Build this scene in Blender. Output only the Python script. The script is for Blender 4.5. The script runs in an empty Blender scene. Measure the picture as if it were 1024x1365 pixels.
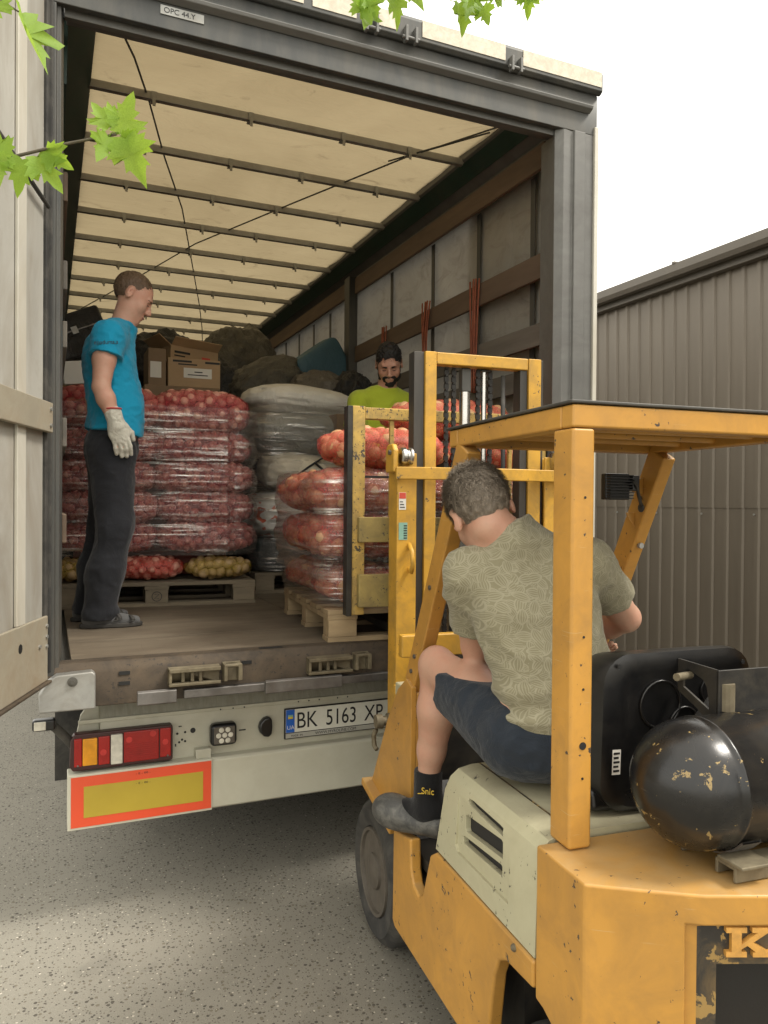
import bpy, bmesh, math, random
import numpy as np
from mathutils import Vector, Matrix

RAD = math.radians
random.seed(7)
rng = np.random.default_rng(7)
sc = bpy.context.scene
col = sc.collection

# ------------------------------------------------------------------ camera
YAW, PITCH, ROLL, CAM_H = RAD(23.7), RAD(-0.55), RAD(0.45), 1.72
fw = np.array([math.sin(YAW)*math.cos(PITCH), math.cos(YAW)*math.cos(PITCH), math.sin(PITCH)])
rt0 = np.array([math.cos(YAW), -math.sin(YAW), 0.0])
up0 = np.cross(rt0, fw)
rt = rt0*math.cos(ROLL)+up0*math.sin(ROLL)
up = -rt0*math.sin(ROLL)+up0*math.cos(ROLL)
cam_data = bpy.data.cameras.new("camera")
cam = bpy.data.objects.new("camera", cam_data)
col.objects.link(cam)
cam_data.sensor_fit = 'VERTICAL'
cam_data.sensor_height = 36.0
cam_data.sensor_width = 27.0
cam_data.lens = 1020/1365*36.0
cam_data.clip_start = 0.05
cam_data.clip_end = 2000
cam.matrix_world = Matrix(((rt[0], up[0], -fw[0], 0), (rt[1], up[1], -fw[1], 0),
                           (rt[2], up[2], -fw[2], CAM_H), (0, 0, 0, 1)))
sc.camera = cam

# ------------------------------------------------------------------ sky, sun, exposure
SUN_EL, SUN_AZ = RAD(54), RAD(122)          # azimuth measured clockwise from +Y
world = bpy.data.worlds.new("World")
sc.world = world
world.use_nodes = True
wn, wl = world.node_tree.nodes, world.node_tree.links
wn.clear()
w_out = wn.new('ShaderNodeOutputWorld')
w_bg = wn.new('ShaderNodeBackground')
w_sky = wn.new('ShaderNodeTexSky')
w_sky.sky_type = 'NISHITA'
w_sky.sun_disc = False
w_sky.sun_elevation = SUN_EL
w_sky.sun_rotation = SUN_AZ
w_sky.air_density = 1.0
w_sky.dust_density = 4.0
w_mix = wn.new('ShaderNodeMix')
w_mix.data_type = 'RGBA'
w_mix.inputs[0].default_value = 0.80        # thin even cloud cover over the blue
w_mix.inputs[7].default_value = (12.0, 11.5, 10.2, 1)
wl.new(w_sky.outputs[0], w_mix.inputs[6])
wl.new(w_mix.outputs[2], w_bg.inputs[0])
w_bg.inputs[1].default_value = 0.11
wl.new(w_bg.outputs[0], w_out.inputs[0])

sun_data = bpy.data.lights.new("sun", 'SUN')
sun_data.energy = 1.5
sun_data.angle = RAD(14)
sun_data.color = (1.0, 0.95, 0.86)
sun = bpy.data.objects.new("sun", sun_data)
col.objects.link(sun)
sd = Vector((math.sin(SUN_AZ)*math.cos(SUN_EL), math.cos(SUN_AZ)*math.cos(SUN_EL), math.sin(SUN_EL)))
sun.rotation_euler = sd.to_track_quat('Z', 'Y').to_euler()
sun.location = (6, 2, 12)

sc.view_settings.view_transform = 'Standard'
sc.view_settings.look = 'None'
sc.view_settings.gamma = 1.0
sc.view_settings.use_curve_mapping = False
sc.view_settings.exposure = 1.0
sc.render.engine = 'CYCLES'
sc.cycles.max_bounces = 8
sc.cycles.diffuse_bounces = 5
sc.cycles.transparent_max_bounces = 16
sc.cycles.caustics_reflective = False
sc.cycles.caustics_refractive = False

# ------------------------------------------------------------------ materials
class NT:
    def __init__(s, name):
        s.m = bpy.data.materials.new(name)
        s.m.use_nodes = True
        s.t = s.m.node_tree
        s.t.nodes.clear()
        s.out = s.n('ShaderNodeOutputMaterial')
        s.tc = s.n('ShaderNodeTexCoord')
        s.co = s.tc.outputs['Object']
    def n(s, ty, **k):
        x = s.t.nodes.new(ty)
        for a, b in k.items():
            setattr(x, a, b)
        return x
    def L(s, a, b):
        s.t.links.new(a, b)
    def put(s, sock, v):
        if hasattr(v, 'is_linked') or isinstance(v, bpy.types.NodeSocket):
            s.L(v, sock)
        else:
            if sock.type == 'RGBA' and not hasattr(v, '__len__'):
                v = (v, v, v, 1)
            if sock.type == 'RGBA' and len(v) == 3:
                v = (*v, 1)
            sock.default_value = v
    def mapv(s, scale=(1, 1, 1), rot=(0, 0, 0), loc=(0, 0, 0), src=None):
        x = s.n('ShaderNodeMapping')
        s.L(src or s.co, x.inputs[0])
        x.inputs['Scale'].default_value = scale
        x.inputs['Rotation'].default_value = rot
        x.inputs['Location'].default_value = loc
        return x.outputs[0]
    def noise(s, scale, detail=4, rough=.6, dist=0, src=None, color=False):
        x = s.n('ShaderNodeTexNoise')
        s.L(src or s.co, x.inputs['Vector'])
        x.inputs['Scale'].default_value = scale
        x.inputs['Detail'].default_value = detail
        x.inputs['Roughness'].default_value = rough
        x.inputs['Distortion'].default_value = dist
        return x.outputs[1 if color else 0]
    def voro(s, scale, feature='F1', src=None, out='Distance', rnd=1.0):
        x = s.n('ShaderNodeTexVoronoi', feature=feature)
        s.L(src or s.co, x.inputs['Vector'])
        x.inputs['Scale'].default_value = scale
        x.inputs['Randomness'].default_value = rnd
        return x.outputs[out]
    def ramp(s, f, a, b, c0=(0, 0, 0, 1), c1=(1, 1, 1, 1), ease='LINEAR'):
        x = s.n('ShaderNodeValToRGB')
        s.L(f, x.inputs[0])
        e = x.color_ramp.elements
        x.color_ramp.interpolation = ease
        e[0].position, e[1].position = a, b
        e[0].color = (*c0, 1) if len(c0) == 3 else c0
        e[1].color = (*c1, 1) if len(c1) == 3 else c1
        return x.outputs[0]
    def mix(s, f, a, b, mode='MIX'):
        x = s.n('ShaderNodeMix', data_type='RGBA', blend_type=mode)
        s.put(x.inputs[0], f)
        s.put(x.inputs[6], a)
        s.put(x.inputs[7], b)
        return x.outputs[2]
    def math(s, op, a, b=0, c=0):
        x = s.n('ShaderNodeMath', operation=op)
        s.put(x.inputs[0], a)
        s.put(x.inputs[1], b)
        s.put(x.inputs[2], c)
        return x.outputs[0]
    def vmath(s, op, a, b=(0, 0, 0)):
        x = s.n('ShaderNodeVectorMath', operation=op)
        s.put(x.inputs[0], a)
        s.put(x.inputs[1], b)
        return x.outputs[0] if op not in ('LENGTH', 'DOT_PRODUCT', 'DISTANCE') else x.outputs[1]
    def bump(s, h, strength=.3, dist=.01, nrm=None):
        x = s.n('ShaderNodeBump')
        s.L(h, x.inputs['Height'])
        x.inputs['Strength'].default_value = strength
        x.inputs['Distance'].default_value = dist
        if nrm is not None:
            s.L(nrm, x.inputs['Normal'])
        return x.outputs[0]
    def pbr(s, color, rough=.5, metal=0.0, normal=None, spec=.5, **k):
        x = s.n('ShaderNodeBsdfPrincipled')
        s.put(x.inputs['Base Color'], color)
        s.put(x.inputs['Roughness'], rough)
        s.put(x.inputs['Metallic'], metal)
        s.put(x.inputs['Specular IOR Level'], spec)
        if normal is not None:
            s.L(normal, x.inputs['Normal'])
        for a, b in k.items():
            s.put(x.inputs[a.replace('_', ' ')], b)
        return x.outputs[0]
    def done(s, shader):
        s.L(shader, s.out.inputs[0])
        return s.m


def tint(c, f):
    return tuple(min(1, x*f) for x in c)


def simple(name, c, rough=.5, metal=0., var=.25, vs=6., dirt=None, dirt_amt=.5, dirt_s=4., chips=None,
           chip_s=18., chip_t=.68, bump=.15, bs=120., bd=.002, stretch=(1, 1, 1), spec=.5, rvar=.15, scratch=None, dust=None):
    """painted / plain surface: slow tone change, grime with its own shape, chips, fine relief"""
    t = NT(name)
    v = t.mapv(stretch)
    n1 = t.noise(vs, 5, .6, .3, v)
    base = t.mix(t.ramp(n1, .3, .7), tint(c, 1-var), tint(c, 1+var*.6))
    if dirt:
        n2 = t.noise(dirt_s, 8, .68, .6, v)
        base = t.mix(t.math('MULTIPLY', t.ramp(n2, .42, .72), dirt_amt), base, dirt)
    r = t.math('ADD', rough-rvar/2, t.math('MULTIPLY', n1, rvar))
    met = metal
    if dust:                                              # pale dust lying on upward faces, with its own patches
        ge = t.n('ShaderNodeNewGeometry')
        sx = t.n('ShaderNodeSeparateXYZ')
        t.L(ge.outputs['Normal'], sx.inputs[0])
        dm = t.math('MULTIPLY', t.ramp(sx.outputs[2], .6, .95), t.math('ADD', .25, t.math('MULTIPLY', t.ramp(t.noise(9, 6, .7, .5), .35, .65), .5)))
        base = t.mix(dm, base, dust)
    if scratch:
        for rot, k in ((.5, 1.0), (-.9, .7), (1.4, .8)):
            sn = t.noise(26, 3, .55, .15, t.mapv((.35, .35, 9), (rot, rot*.6, 0)))
            area = t.ramp(t.noise(5, 3, .6, 0, t.mapv(loc=(rot, 3, 1))), .52, .62)
            base = t.mix(t.math('MULTIPLY', t.math('MULTIPLY', t.ramp(sn, .69, .72), area), k*.75), base, scratch)
    if chips:
        n3 = t.noise(chip_s, 6, .62, .4)
        n4 = t.noise(chip_s*.17, 2, .5, 0)
        m = t.ramp(t.math('ADD', n3, t.math('MULTIPLY', t.math('SUBTRACT', n4, .5), .35)), chip_t, chip_t+.012)
        base = t.mix(m, base, chips)
    nb = t.bump(t.noise(bs, 4, .6, 0, v), bump, bd)
    return t.done(t.pbr(base, r, met, nb, spec))


MAT = {}


def mk(key, *a, **k):
    MAT[key] = simple(key, *a, **k)


ORANGE = (.60, .285, .045)
mk('forklift_orange', (.52, .265, .050), .42, var=.14, vs=3, dirt=(.22, .125, .045), dirt_amt=.50, dirt_s=6, chips=(.06, .045, .035), chip_s=44, chip_t=.675, scratch=(.50, .36, .18), dust=(.42, .28, .13), bs=60, bump=.08)
mk('mast_yellow', (.60, .33, .040), .45, var=.15, vs=6, dirt=(.14, .10, .05), dirt_amt=.5, dirt_s=9, chips=(.06, .05, .04), chip_s=60, chip_t=.68)
mk('worn_yellow', (.55, .36, .09), .6, var=.3, vs=8, dirt=(.16, .12, .07), dirt_amt=.75, dirt_s=10, chips=(.06, .05, .04), chip_s=75, chip_t=.60)
mk('worn_olive', (.36, .27, .09), .65, var=.3, vs=8, dirt=(.14, .11, .06), dirt_amt=.8, dirt_s=7, chips=(.07, .06, .05), chip_s=70, chip_t=.64)
mk('cream_paint', (.47, .445, .30), .40, var=.10, vs=4, dirt=(.27, .23, .13), dirt_amt=.35, dirt_s=4, chips=(.05, .045, .04), chip_s=40, chip_t=.665, scratch=(.24, .22, .15), dust=(.30, .27, .19), bs=50, bump=.06)
mk('black_steel', (.022, .021, .02), .5, .2, var=.4, dirt=(.10, .085, .06), dirt_amt=.45, dirt_s=7)
mk('tank_black', (.008, .008, .0085), .27, .0, var=.3, dirt=(.055, .045, .032), dirt_amt=.5, dirt_s=4, chips=(.27, .19, .075), chip_s=34, chip_t=.632, scratch=(.10, .088, .065), bs=70, bump=.12)
mk('black_plastic', (.007, .007, .0075), .30, var=.3, dirt=(.035, .032, .028), dirt_amt=.35, dirt_s=9, bs=260, bump=.1)
mk('rubber', (.028, .027, .025), .8, var=.35, vs=10, dirt=(.13, .12, .10), dirt_amt=.6, dirt_s=6)
mk('rim_grey', (.11, .095, .075), .7, .1, var=.3, vs=12, dirt=(.07, .055, .04), dirt_amt=.7, dirt_s=14)
mk('steel_bright', (.55, .54, .52), .25, 1.0, var=.15, dirt=(.2, .18, .15), dirt_amt=.3)
mk('steel_dull', (.20, .19, .18), .5, .7, var=.3, vs=14, dirt=(.09, .07, .05), dirt_amt=.5)
mk('chain_steel', (.03, .028, .025), .5, .5, var=.4, vs=30)
mk('galvanised', (.36, .36, .34), .5, .55, var=.2, vs=10, dirt=(.16, .13, .09), dirt_amt=.5, dirt_s=6)
mk('bow_alu', (.38, .37, .34), .45, .6, var=.15, vs=6, dirt=(.18, .15, .10), dirt_amt=.5)
mk('frame_dark', (.066, .068, .065), .5, .3, var=.25, vs=5, dirt=(.13, .115, .09), dirt_amt=.55, dirt_s=5, stretch=(1, 1, .3))
mk('frame_grey', (.16, .158, .148), .55, .3, var=.25, vs=4, dirt=(.05, .045, .04), dirt_amt=.5, dirt_s=4, stretch=(.4, 1, 1))
mk('green_tarp', (.012, .040, .028), .55, var=.3, vs=8, dirt=(.05, .05, .04), dirt_amt=.4)
mk('sill_rust', (.070, .053, .037), .75, .2, var=.35, vs=9, dirt=(.125, .09, .055), dirt_amt=.8, dirt_s=7, chips=(.045, .036, .028), chip_s=60, chip_t=.62, bs=90, bump=.35)
mk('latch_dirty', (.20, .17, .11), .7, .35, var=.3, vs=16, dirt=(.09, .065, .04), dirt_amt=.7, dirt_s=14, bs=90, bump=.3)
mk('panel_white', (.47, .455, .365), .42, var=.08, vs=4, dirt=(.30, .27, .18), dirt_amt=.4, dirt_s=5, bs=40, bump=.04)
mk('bumper_white', (.50, .485, .39), .4, var=.06, vs=4, dirt=(.36, .33, .24), dirt_amt=.35, dirt_s=6, bs=40, bump=.04)
mk('panel_shade', (.32, .31, .25), .5, var=.12, vs=20, dirt=(.17, .15, .10), dirt_amt=.5, dirt_s=14, stretch=(3, 1, .3))  # shade on the hood put into a darker panel tone, with dirt streaks
mk('sign_red', (.68, .080, .030), .35, var=.05, dirt=(.5, .12, .05), dirt_amt=.2)
mk('sign_yellow', (.42, .31, .035), .35, var=.06, dirt=(.3, .22, .04), dirt_amt=.2)
mk('door_skin', (.42, .41, .37), .5, .15, var=.16, vs=3, dirt=(.24, .20, .145), dirt_amt=.75, dirt_s=4.5, stretch=(1, 1, .35), bs=30, bump=.06)
mk('door_rib', (.56, .54, .47), .5, .1, var=.12, vs=4, dirt=(.36, .30, .21), dirt_amt=.5, dirt_s=5, stretch=(1, 1, .3))
mk('door_band', (.36, .325, .25), .55, .2, var=.15, vs=5, dirt=(.24, .17, .10), dirt_amt=.6, dirt_s=5, bs=60, bump=.2)
mk('slat_wood', (.155, .108, .073), .75, var=.35, vs=10, dirt=(.075, .05, .035), dirt_amt=.6, stretch=(1, .12, 1), bs=60, bump=.3)
mk('slat_dark', (.14, .125, .105), .75, var=.3, vs=10, dirt=(.05, .042, .035), dirt_amt=.6, stretch=(1, .12, 1), bs=60, bump=.3)
mk('strap_orange', (.30, .085, .04), .8, var=.3, vs=30, dirt=(.16, .06, .04), dirt_amt=.5)
mk('pallet_wood', (.40, .295, .17), .8, var=.3, vs=14, dirt=(.20, .14, .08), dirt_amt=.5, stretch=(.2, 1, 1), bs=80, bump=.4)
mk('pallet_grey', (.21, .17, .115), .85, var=.3, vs=14, dirt=(.10, .08, .055), dirt_amt=.6, stretch=(.2, 1, 1), bs=80, bump=.4)
mk('carton', (.42, .29, .165), .8, var=.12, vs=5, dirt=(.24, .16, .09), dirt_amt=.3, bs=40, bump=.15)
mk('carton_dark', (.24, .165, .10), .8, var=.15, vs=5, dirt=(.16, .11, .07), dirt_amt=.3)
mk('white_paper', (.72, .71, .66), .7, var=.05)
mk('ink', (.012, .012, .012), .6, var=.1)
mk('plate_white', (.70, .69, .60), .35, var=.04, dirt=(.45, .42, .32), dirt_amt=.25, dirt_s=20)
mk('plate_blue', (.02, .12, .50), .35, var=.1)
mk('plate_yellow', (.70, .50, .03), .4, var=.05)
mk('plate_strip', (.40, .39, .34), .4, var=.1)
mk('lens_red', (.34, .012, .010), .16, var=.2, vs=20, dirt=(.16, .02, .012), dirt_amt=.3, bs=300, bump=.12)
mk('lens_red_pale', (.50, .035, .03), .15, var=.2, vs=20, bs=300, bump=.12)
mk('lens_amber', (.72, .30, .015), .15, var=.2, vs=24, bs=300, bump=.2)
mk('lens_clear', (.60, .57, .48), .15, var=.2, vs=40, bs=200, bump=.35)
mk('lamp_housing', (.045, .012, .011), .4, var=.2)
mk('orange_tape', (.55, .15, .05), .5, var=.2)
mk('bark', (.10, .085, .055), .8, var=.3, vs=60, bs=300, bump=.3)
mk('tape_silver', (.66, .60, .48), .45, .0, var=.15, vs=40, dirt=(.40, .34, .25), dirt_amt=.6, dirt_s=26, bs=160, bump=.2)
mk('sticker_red', (.62, .08, .05), .5, var=.1)
mk('sticker_green', (.25, .45, .36), .5, var=.15)

# ------------------------------------------------------------------ mesh helpers
class MB:
    def __init__(s):
        s.v, s.f = [], []
    def add(s, vs, fs):
        o = len(s.v)
        s.v += [tuple(map(float, p)) for p in vs]
        s.f += [tuple(i+o for i in f) for f in fs]
        return s
    def box(s, x0, x1, y0, y1, z0, z1, T=None):
        vs = [(x, y, z) for z in (z0, z1) for y in (y0, y1) for x in (x0, x1)]
        if T is not None:
            vs = [T @ Vector(p) for p in vs]
        return s.add(vs, [(0, 2, 3, 1), (4, 5, 7, 6), (0, 1, 5, 4), (2, 6, 7, 3), (0, 4, 6, 2), (1, 3, 7, 5)])
    def beam(s, a, b, w, h, roll_ref=(0, 0, 1)):
        """box of width w (sideways) and height h (along roll_ref) from a to b"""
        a, b = Vector(a), Vector(b)
        d = (b-a).normalized()
        r = Vector(roll_ref)
        sx = d.cross(r).normalized()
        uz = sx.cross(d).normalized()
        vs = []
        for p in (a, b):
            for i, j in ((-1, -1), (1, -1), (1, 1), (-1, 1)):
                vs.append(p+sx*(i*w/2)+uz*(j*h/2))
        return s.add(vs, [(0, 3, 2, 1), (4, 5, 6, 7), (0, 1, 5, 4), (1, 2, 6, 5), (2, 3, 7, 6), (3, 0, 4, 7)])
    def prism(s, poly, axis, a, b):
        """poly: 2-d points (CCW) in the plane normal to axis; x:(y,z) y:(x,z) z:(x,y)"""
        n = len(poly)
        def P(p, t):
            return (t, p[0], p[1]) if axis == 'x' else (p[0], t, p[1]) if axis == 'y' else (p[0], p[1], t)
        vs = [P(p, a) for p in poly]+[P(p, b) for p in poly]
        fs = [tuple(range(n))[::-1], tuple(range(n, 2*n))]
        fs += [(i, (i+1) % n, (i+1) % n+n, i+n) for i in range(n)]
        return s.add(vs, fs)
    def tube(s, path, r, n=8, cap=True):
        P = [Vector(p) for p in path]
        rs = r if hasattr(r, '__len__') else [r]*len(P)
        ref = None
        vs, fs = [], []
        for i, p in enumerate(P):
            d = (P[min(i+1, len(P)-1)]-P[max(i-1, 0)])
            d = d.normalized() if d.length > 1e-9 else Vector((0, 0, 1))
            if ref is None:
                ref = d.orthogonal().normalized()
            ref = (ref-d*ref.dot(d))
            ref = ref.normalized() if ref.length > 1e-6 else d.orthogonal().normalized()
            q = d.cross(ref)
            for k in range(n):
                a = 2*math.pi*k/n
                vs.append(p+(ref*math.cos(a)+q*math.sin(a))*rs[i])
        for i in range(len(P)-1):
            for k in range(n):
                fs.append((i*n+k, i*n+(k+1) % n, (i+1)*n+(k+1) % n, (i+1)*n+k))
        if cap:
            fs.append(tuple(range(n))[::-1])
            fs.append(tuple((len(P)-1)*n+k for k in range(n)))
        return s.add(vs, fs)
    def cyl(s, a, b, r, r2=None, n=16):
        return s.tube([a, b], [r, r if r2 is None else r2], n)
    def lathe(s, prof, c, axis, n=24, caps=True):
        """prof: (radius, distance along axis) pairs"""
        ax = Vector(axis).normalized()
        e1 = ax.orthogonal().normalized()
        e2 = ax.cross(e1)
        c = Vector(c)
        vs, fs = [], []
        for r, t in prof:
            for k in range(n):
                a = 2*math.pi*k/n
                vs.append(c+ax*t+(e1*math.cos(a)+e2*math.sin(a))*r)
        for i in range(len(prof)-1):
            for k in range(n):
                fs.append((i*n+k, i*n+(k+1) % n, (i+1)*n+(k+1) % n, (i+1)*n+k))
        if caps:
            fs.append(tuple(range(n))[::-1])
            fs.append(tuple((len(prof)-1)*n+k for k in range(n)))
        return s.add(vs, fs)
    def sphere(s, c, r, n=10, m=6, sc3=(1, 1, 1)):
        vs, fs = [], []
        for i in range(m+1):
            th = math.pi*i/m
            for k in range(n):
                a = 2*math.pi*k/n
                vs.append((c[0]+r*sc3[0]*math.sin(th)*math.cos(a), c[1]+r*sc3[1]*math.sin(th)*math.sin(a), c[2]+r*sc3[2]*math.cos(th)))
        for i in range(m):
            for k in range(n):
                fs.append((i*n+k, (i+1)*n+k, (i+1)*n+(k+1) % n, i*n+(k+1) % n))
        return s.add(vs, fs)


FRAME = {}


def put_mesh(name, v, f, m=None, parent=None, bevel=0., smooth=False, seg=2, local=False, auto=None):
    """link one mesh object; coordinates are world ones unless the parent has a frame of its own and local is set"""
    me = bpy.data.meshes.new(name)
    v = np.asarray(v, dtype=float).reshape(-1, 3)
    if parent is not None and not local:
        o = FRAME.get(parent.name, Vector((0, 0, 0)))
        v = v-np.array(o)
    me.from_pydata(v.tolist(), [], [tuple(int(i) for i in q) for q in f])
    me.validate()
    if bevel:
        bm = bmesh.new()
        bm.from_mesh(me)
        bmesh.ops.remove_doubles(bm, verts=bm.verts, dist=1e-6)
        bmesh.ops.recalc_face_normals(bm, faces=bm.faces)
        bm.to_mesh(me)
        bm.free()
    ob = bpy.data.objects.new(name, me)
    col.objects.link(ob)
    if m is not None:
        me.materials.append(MAT[m] if isinstance(m, str) else m)
    if smooth or bevel:
        me.polygons.foreach_set('use_smooth', [True]*len(me.polygons))
        if auto:
            me.set_sharp_from_angle(angle=RAD(auto))
    if bevel:
        b = ob.modifiers.new('bevel', 'BEVEL')
        b.width = bevel
        b.segments = seg
        b.limit_method = 'ANGLE'
        b.angle_limit = RAD(35)
        b.harden_normals = True
    if parent is not None:
        ob.parent = parent
        if parent.name in FRAME:
            FRAME[ob.name] = FRAME[parent.name]
    return ob


def part(name, mb, m, parent, bevel=0., smooth=False, local=False, auto=None, seg=2):
    return put_mesh(name, mb.v, mb.f, m, parent, bevel, smooth, seg, local, auto)


def tag(o, label=None, cat=None, group=None, kind=None):
    if label:
        o['label'] = label
    if cat:
        o['category'] = cat
    if group:
        o['group'] = group
    if kind:
        o['kind'] = kind
    return o


def thing(name, label, cat, loc=(0, 0, 0), rotz=0., group=None, framed=False):
    """Empty at the base of a thing. framed: children given in world coordinates (no rotation)"""
    o = bpy.data.objects.new(name, None)
    col.objects.link(o)
    o.empty_display_size = .1
    o.location = loc
    o.rotation_euler = (0, 0, rotz)
    if framed:
        FRAME[o.name] = Vector(loc)
    return tag(o, label, cat, group)


def single(name, mb, m, label, cat, loc, group=None, kind=None, rotz=0., **k):
    """a thing that is one mesh, coordinates relative to loc"""
    o = part(name, mb, m, None, **k)
    o.location = loc
    o.rotation_euler = (0, 0, rotz)
    return tag(o, label, cat, group, kind)


def text_obj(name, s, size, m, parent, M, depth=.0015, font_sx=1.0, spacing=1.0, align='LEFT'):
    cu = bpy.data.curves.new(name, 'FONT')
    cu.body = s
    cu.size = size
    cu.extrude = depth
    cu.align_x = align
    cu.space_character = spacing
    ob = bpy.data.objects.new(name, cu)
    col.objects.link(ob)
    bpy.context.view_layer.update()
    me = bpy.data.meshes.new_from_object(ob.evaluated_get(bpy.context.evaluated_depsgraph_get()))
    bpy.data.objects.remove(ob)
    bpy.data.curves.remove(cu)
    me.transform(Matrix.Diagonal((font_sx, 1, 1, 1)))
    me.transform(M)
    o2 = bpy.data.objects.new(name, me)
    me.materials.clear()
    me.materials.append(MAT[m] if isinstance(m, str) else m)
    if parent is not None and parent.name in FRAME:
        me.transform(Matrix.Translation(-FRAME[parent.name]))
    col.objects.link(o2)
    o2.parent = parent
    return o2


def lookrot(xdir, ydir, loc):
    """matrix whose local x/y axes run along xdir/ydir"""
    x = Vector(xdir).normalized()
    y = Vector(ydir).normalized()
    z = x.cross(y)
    return Matrix(((x[0], y[0], z[0], loc[0]), (x[1], y[1], z[1], loc[1]), (x[2], y[2], z[2], loc[2]), (0, 0, 0, 1)))


# fast value noise for numpy shapes
_perm = rng.random((32, 32, 32))


def vnoise(P, s=1.0, seed=0):
    Q = np.asarray(P)*s+seed*7.31
    i = np.floor(Q).astype(int)
    f = Q-i
    f = f*f*(3-2*f)
    r = 0
    for dx in (0, 1):
        for dy in (0, 1):
            for dz in (0, 1):
                w = (f[:, 0] if dx else 1-f[:, 0])*(f[:, 1] if dy else 1-f[:, 1])*(f[:, 2] if dz else 1-f[:, 2])
                r = r+w*_perm[(i[:, 0]+dx) % 32, (i[:, 1]+dy) % 32, (i[:, 2]+dz) % 32]
    return r*2-1
# ================================================================== ground
def asphalt():
    t = NT('asphalt')
    big = t.noise(.6, 5, .6, .4)
    fine = t.noise(220, 3, .6)
    base = t.mix(t.ramp(big, .3, .7), (.172, .160, .130), (.235, .219, .180))
    base = t.mix(t.ramp(fine, .3, .7), base, t.mix(.5, base, (.32, .30, .25)))
    warp = t.vmath('ADD', t.co, t.vmath('SCALE', t.noise(30, 2, .5, 0, None, True)))
    warp.node.inputs[1].default_value = (0, 0, 0)
    h = None
    for sc_, th, lo, hi in ((62, .30, (.075, .067, .055), (.16, .14, .105)), (95, .26, (.07, .062, .052), (.14, .125, .10)), (48, .15, (.36, .33, .27), (.48, .44, .37))):
        d = t.voro(sc_, 'F1')
        c = t.voro(sc_, 'F1', None, 'Color')
        sep = t.n('ShaderNodeSeparateColor')
        t.L(c, sep.inputs[0])
        size = t.math('MULTIPLY', sep.outputs[0], th*1.5)
        wob = t.math('MULTIPLY', t.math('SUBTRACT', t.noise(sc_*3.0, 2, .5), .5), .16)
        m = t.math('LESS_THAN', t.math('ADD', d, wob), size)
        keep = t.math('GREATER_THAN', sep.outputs[1], .22)
        m = t.math('MULTIPLY', m, keep)
        base = t.mix(m, base, t.mix(sep.outputs[2], lo, hi))
        h = m if h is None else t.math('ADD', h, m)
    # oily stains with a shape of their own
    st = t.ramp(t.noise(1.4, 7, .65, 1.2), .58, .72)
    base = t.mix(t.math('MULTIPLY', st, .30), base, (.07, .065, .055))
    nb = t.bump(t.math('ADD', t.math('MULTIPLY', h, .4), fine), .5, .004)
    return t.done(t.pbr(base, .85, 0, nb, .35))


MAT['asphalt'] = asphalt()
g = MB().add([(-300, -300, 0), (300, -300, 0), (300, 300, 0), (-300, 300, 0)], [(0, 1, 2, 3)])
gr = part('ground', g, 'asphalt', None)
tag(gr, kind='structure')

# ================================================================== building behind, brown ribbed sheet metal
mk('brown_sheet', (.155, .130, .100), .42, .25, var=.10, vs=2.5, dirt=(.20, .172, .135), dirt_amt=.45, dirt_s=1.6, stretch=(1, 1, .3), bs=12, bump=.10, bd=.006)
mk('brown_trim', (.115, .100, .082), .4, .25, var=.12, vs=3, dirt=(.14, .12, .09), dirt_amt=.4)
mk('roof_sheet', (.10, .088, .075), .5, .2, var=.15)
BX = 5.5
bld = thing('warehouse_building', 'long low building clad in brown ribbed sheet metal beside the trailer', 'building', (BX, 5, 0), framed=True)
pitch = .162


def ribbed(y0, y1, z0, z1, xo=0.):
    prof = []
    y = y0
    while y < y1-1e-6:
        for dy, dx in ((0, 0), (.095, 0), (.107, -.017), (.140, -.017), (.152, 0)):
            if y+dy <= y1+1e-6:
                prof.append((y+dy, BX+dx+xo))
        y += pitch
    prof.append((y1, BX+xo))
    nz = 2
    vs, fs = [], []
    for y, x in prof:
        for k in range(nz):
            vs.append((x, y, z0+(z1-z0)*k/(nz-1)))
    for i in range(len(prof)-1):
        fs.append((i*2, i*2+1, i*2+3, i*2+2))
    return MB().add(vs, fs)


k = 0
for i in range(-5, 16):
    ya, yb = i*pitch*7, (i+1)*pitch*7
    part('wall_sheet', ribbed(ya, yb+.02, .05, 1.735, (i % 2)*.0025), 'brown_sheet', bld)
    part('wall_sheet', ribbed(ya, yb+.02, 1.715, 3.86, -.006+(i % 2)*.0025), 'brown_sheet', bld)
part('eaves_fascia', MB().box(BX-.10, BX-.024, -6, 18, 3.80, 3.93), 'brown_trim', bld, bevel=.006)
part('gutter', MB().prism([(BX-.22, 3.895), (BX-.20, 3.855), (BX-.13, 3.855), (BX-.104, 3.895), (BX-.104, 3.960), (BX-.125, 3.960), (BX-.13, 3.915), (BX-.19, 3.915), (BX-.205, 3.965), (BX-.225, 3.965)], 'y', -6, 18), 'brown_trim', bld)
part('roof', MB().prism([(BX-.10, 3.929), (BX+6, 4.825), (BX+6, 4.875), (BX-.14, 3.975)], 'y', -6, 18), 'roof_sheet', bld)
part('plinth', MB().box(BX-.03, BX+.2, -6, 18, 0, .06), 'frame_grey', bld)
mbx = MB().box(BX+.03, BX+6, -6, 18, 0, 3.82)
part('wall_core', mbx, 'brown_trim', bld)
for y in np.arange(-5.4, 17, 1.35):
    part('gutter_bracket', MB().box(BX-.235, BX-.10, y, y+.03, 3.961, 3.981), 'brown_trim', bld)
for i in range(-2, 12):           # fixing screws along the sheet seam
    part('screw', MB().cyl((BX-.021, i*pitch*7/2+.02+.12, 1.66), (BX-.03, i*pitch*7/2+.02+.12, 1.66), .009, n=8), 'galvanised', bld)

# ================================================================== semi-trailer
TR = thing('semi_trailer', 'curtain-sided lorry trailer open at the back with sacks and people inside', 'trailer', (1.275, 3.15, 0), framed=True)
RY = 3.15
FZ = 1.10
LEN = 13.4


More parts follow.
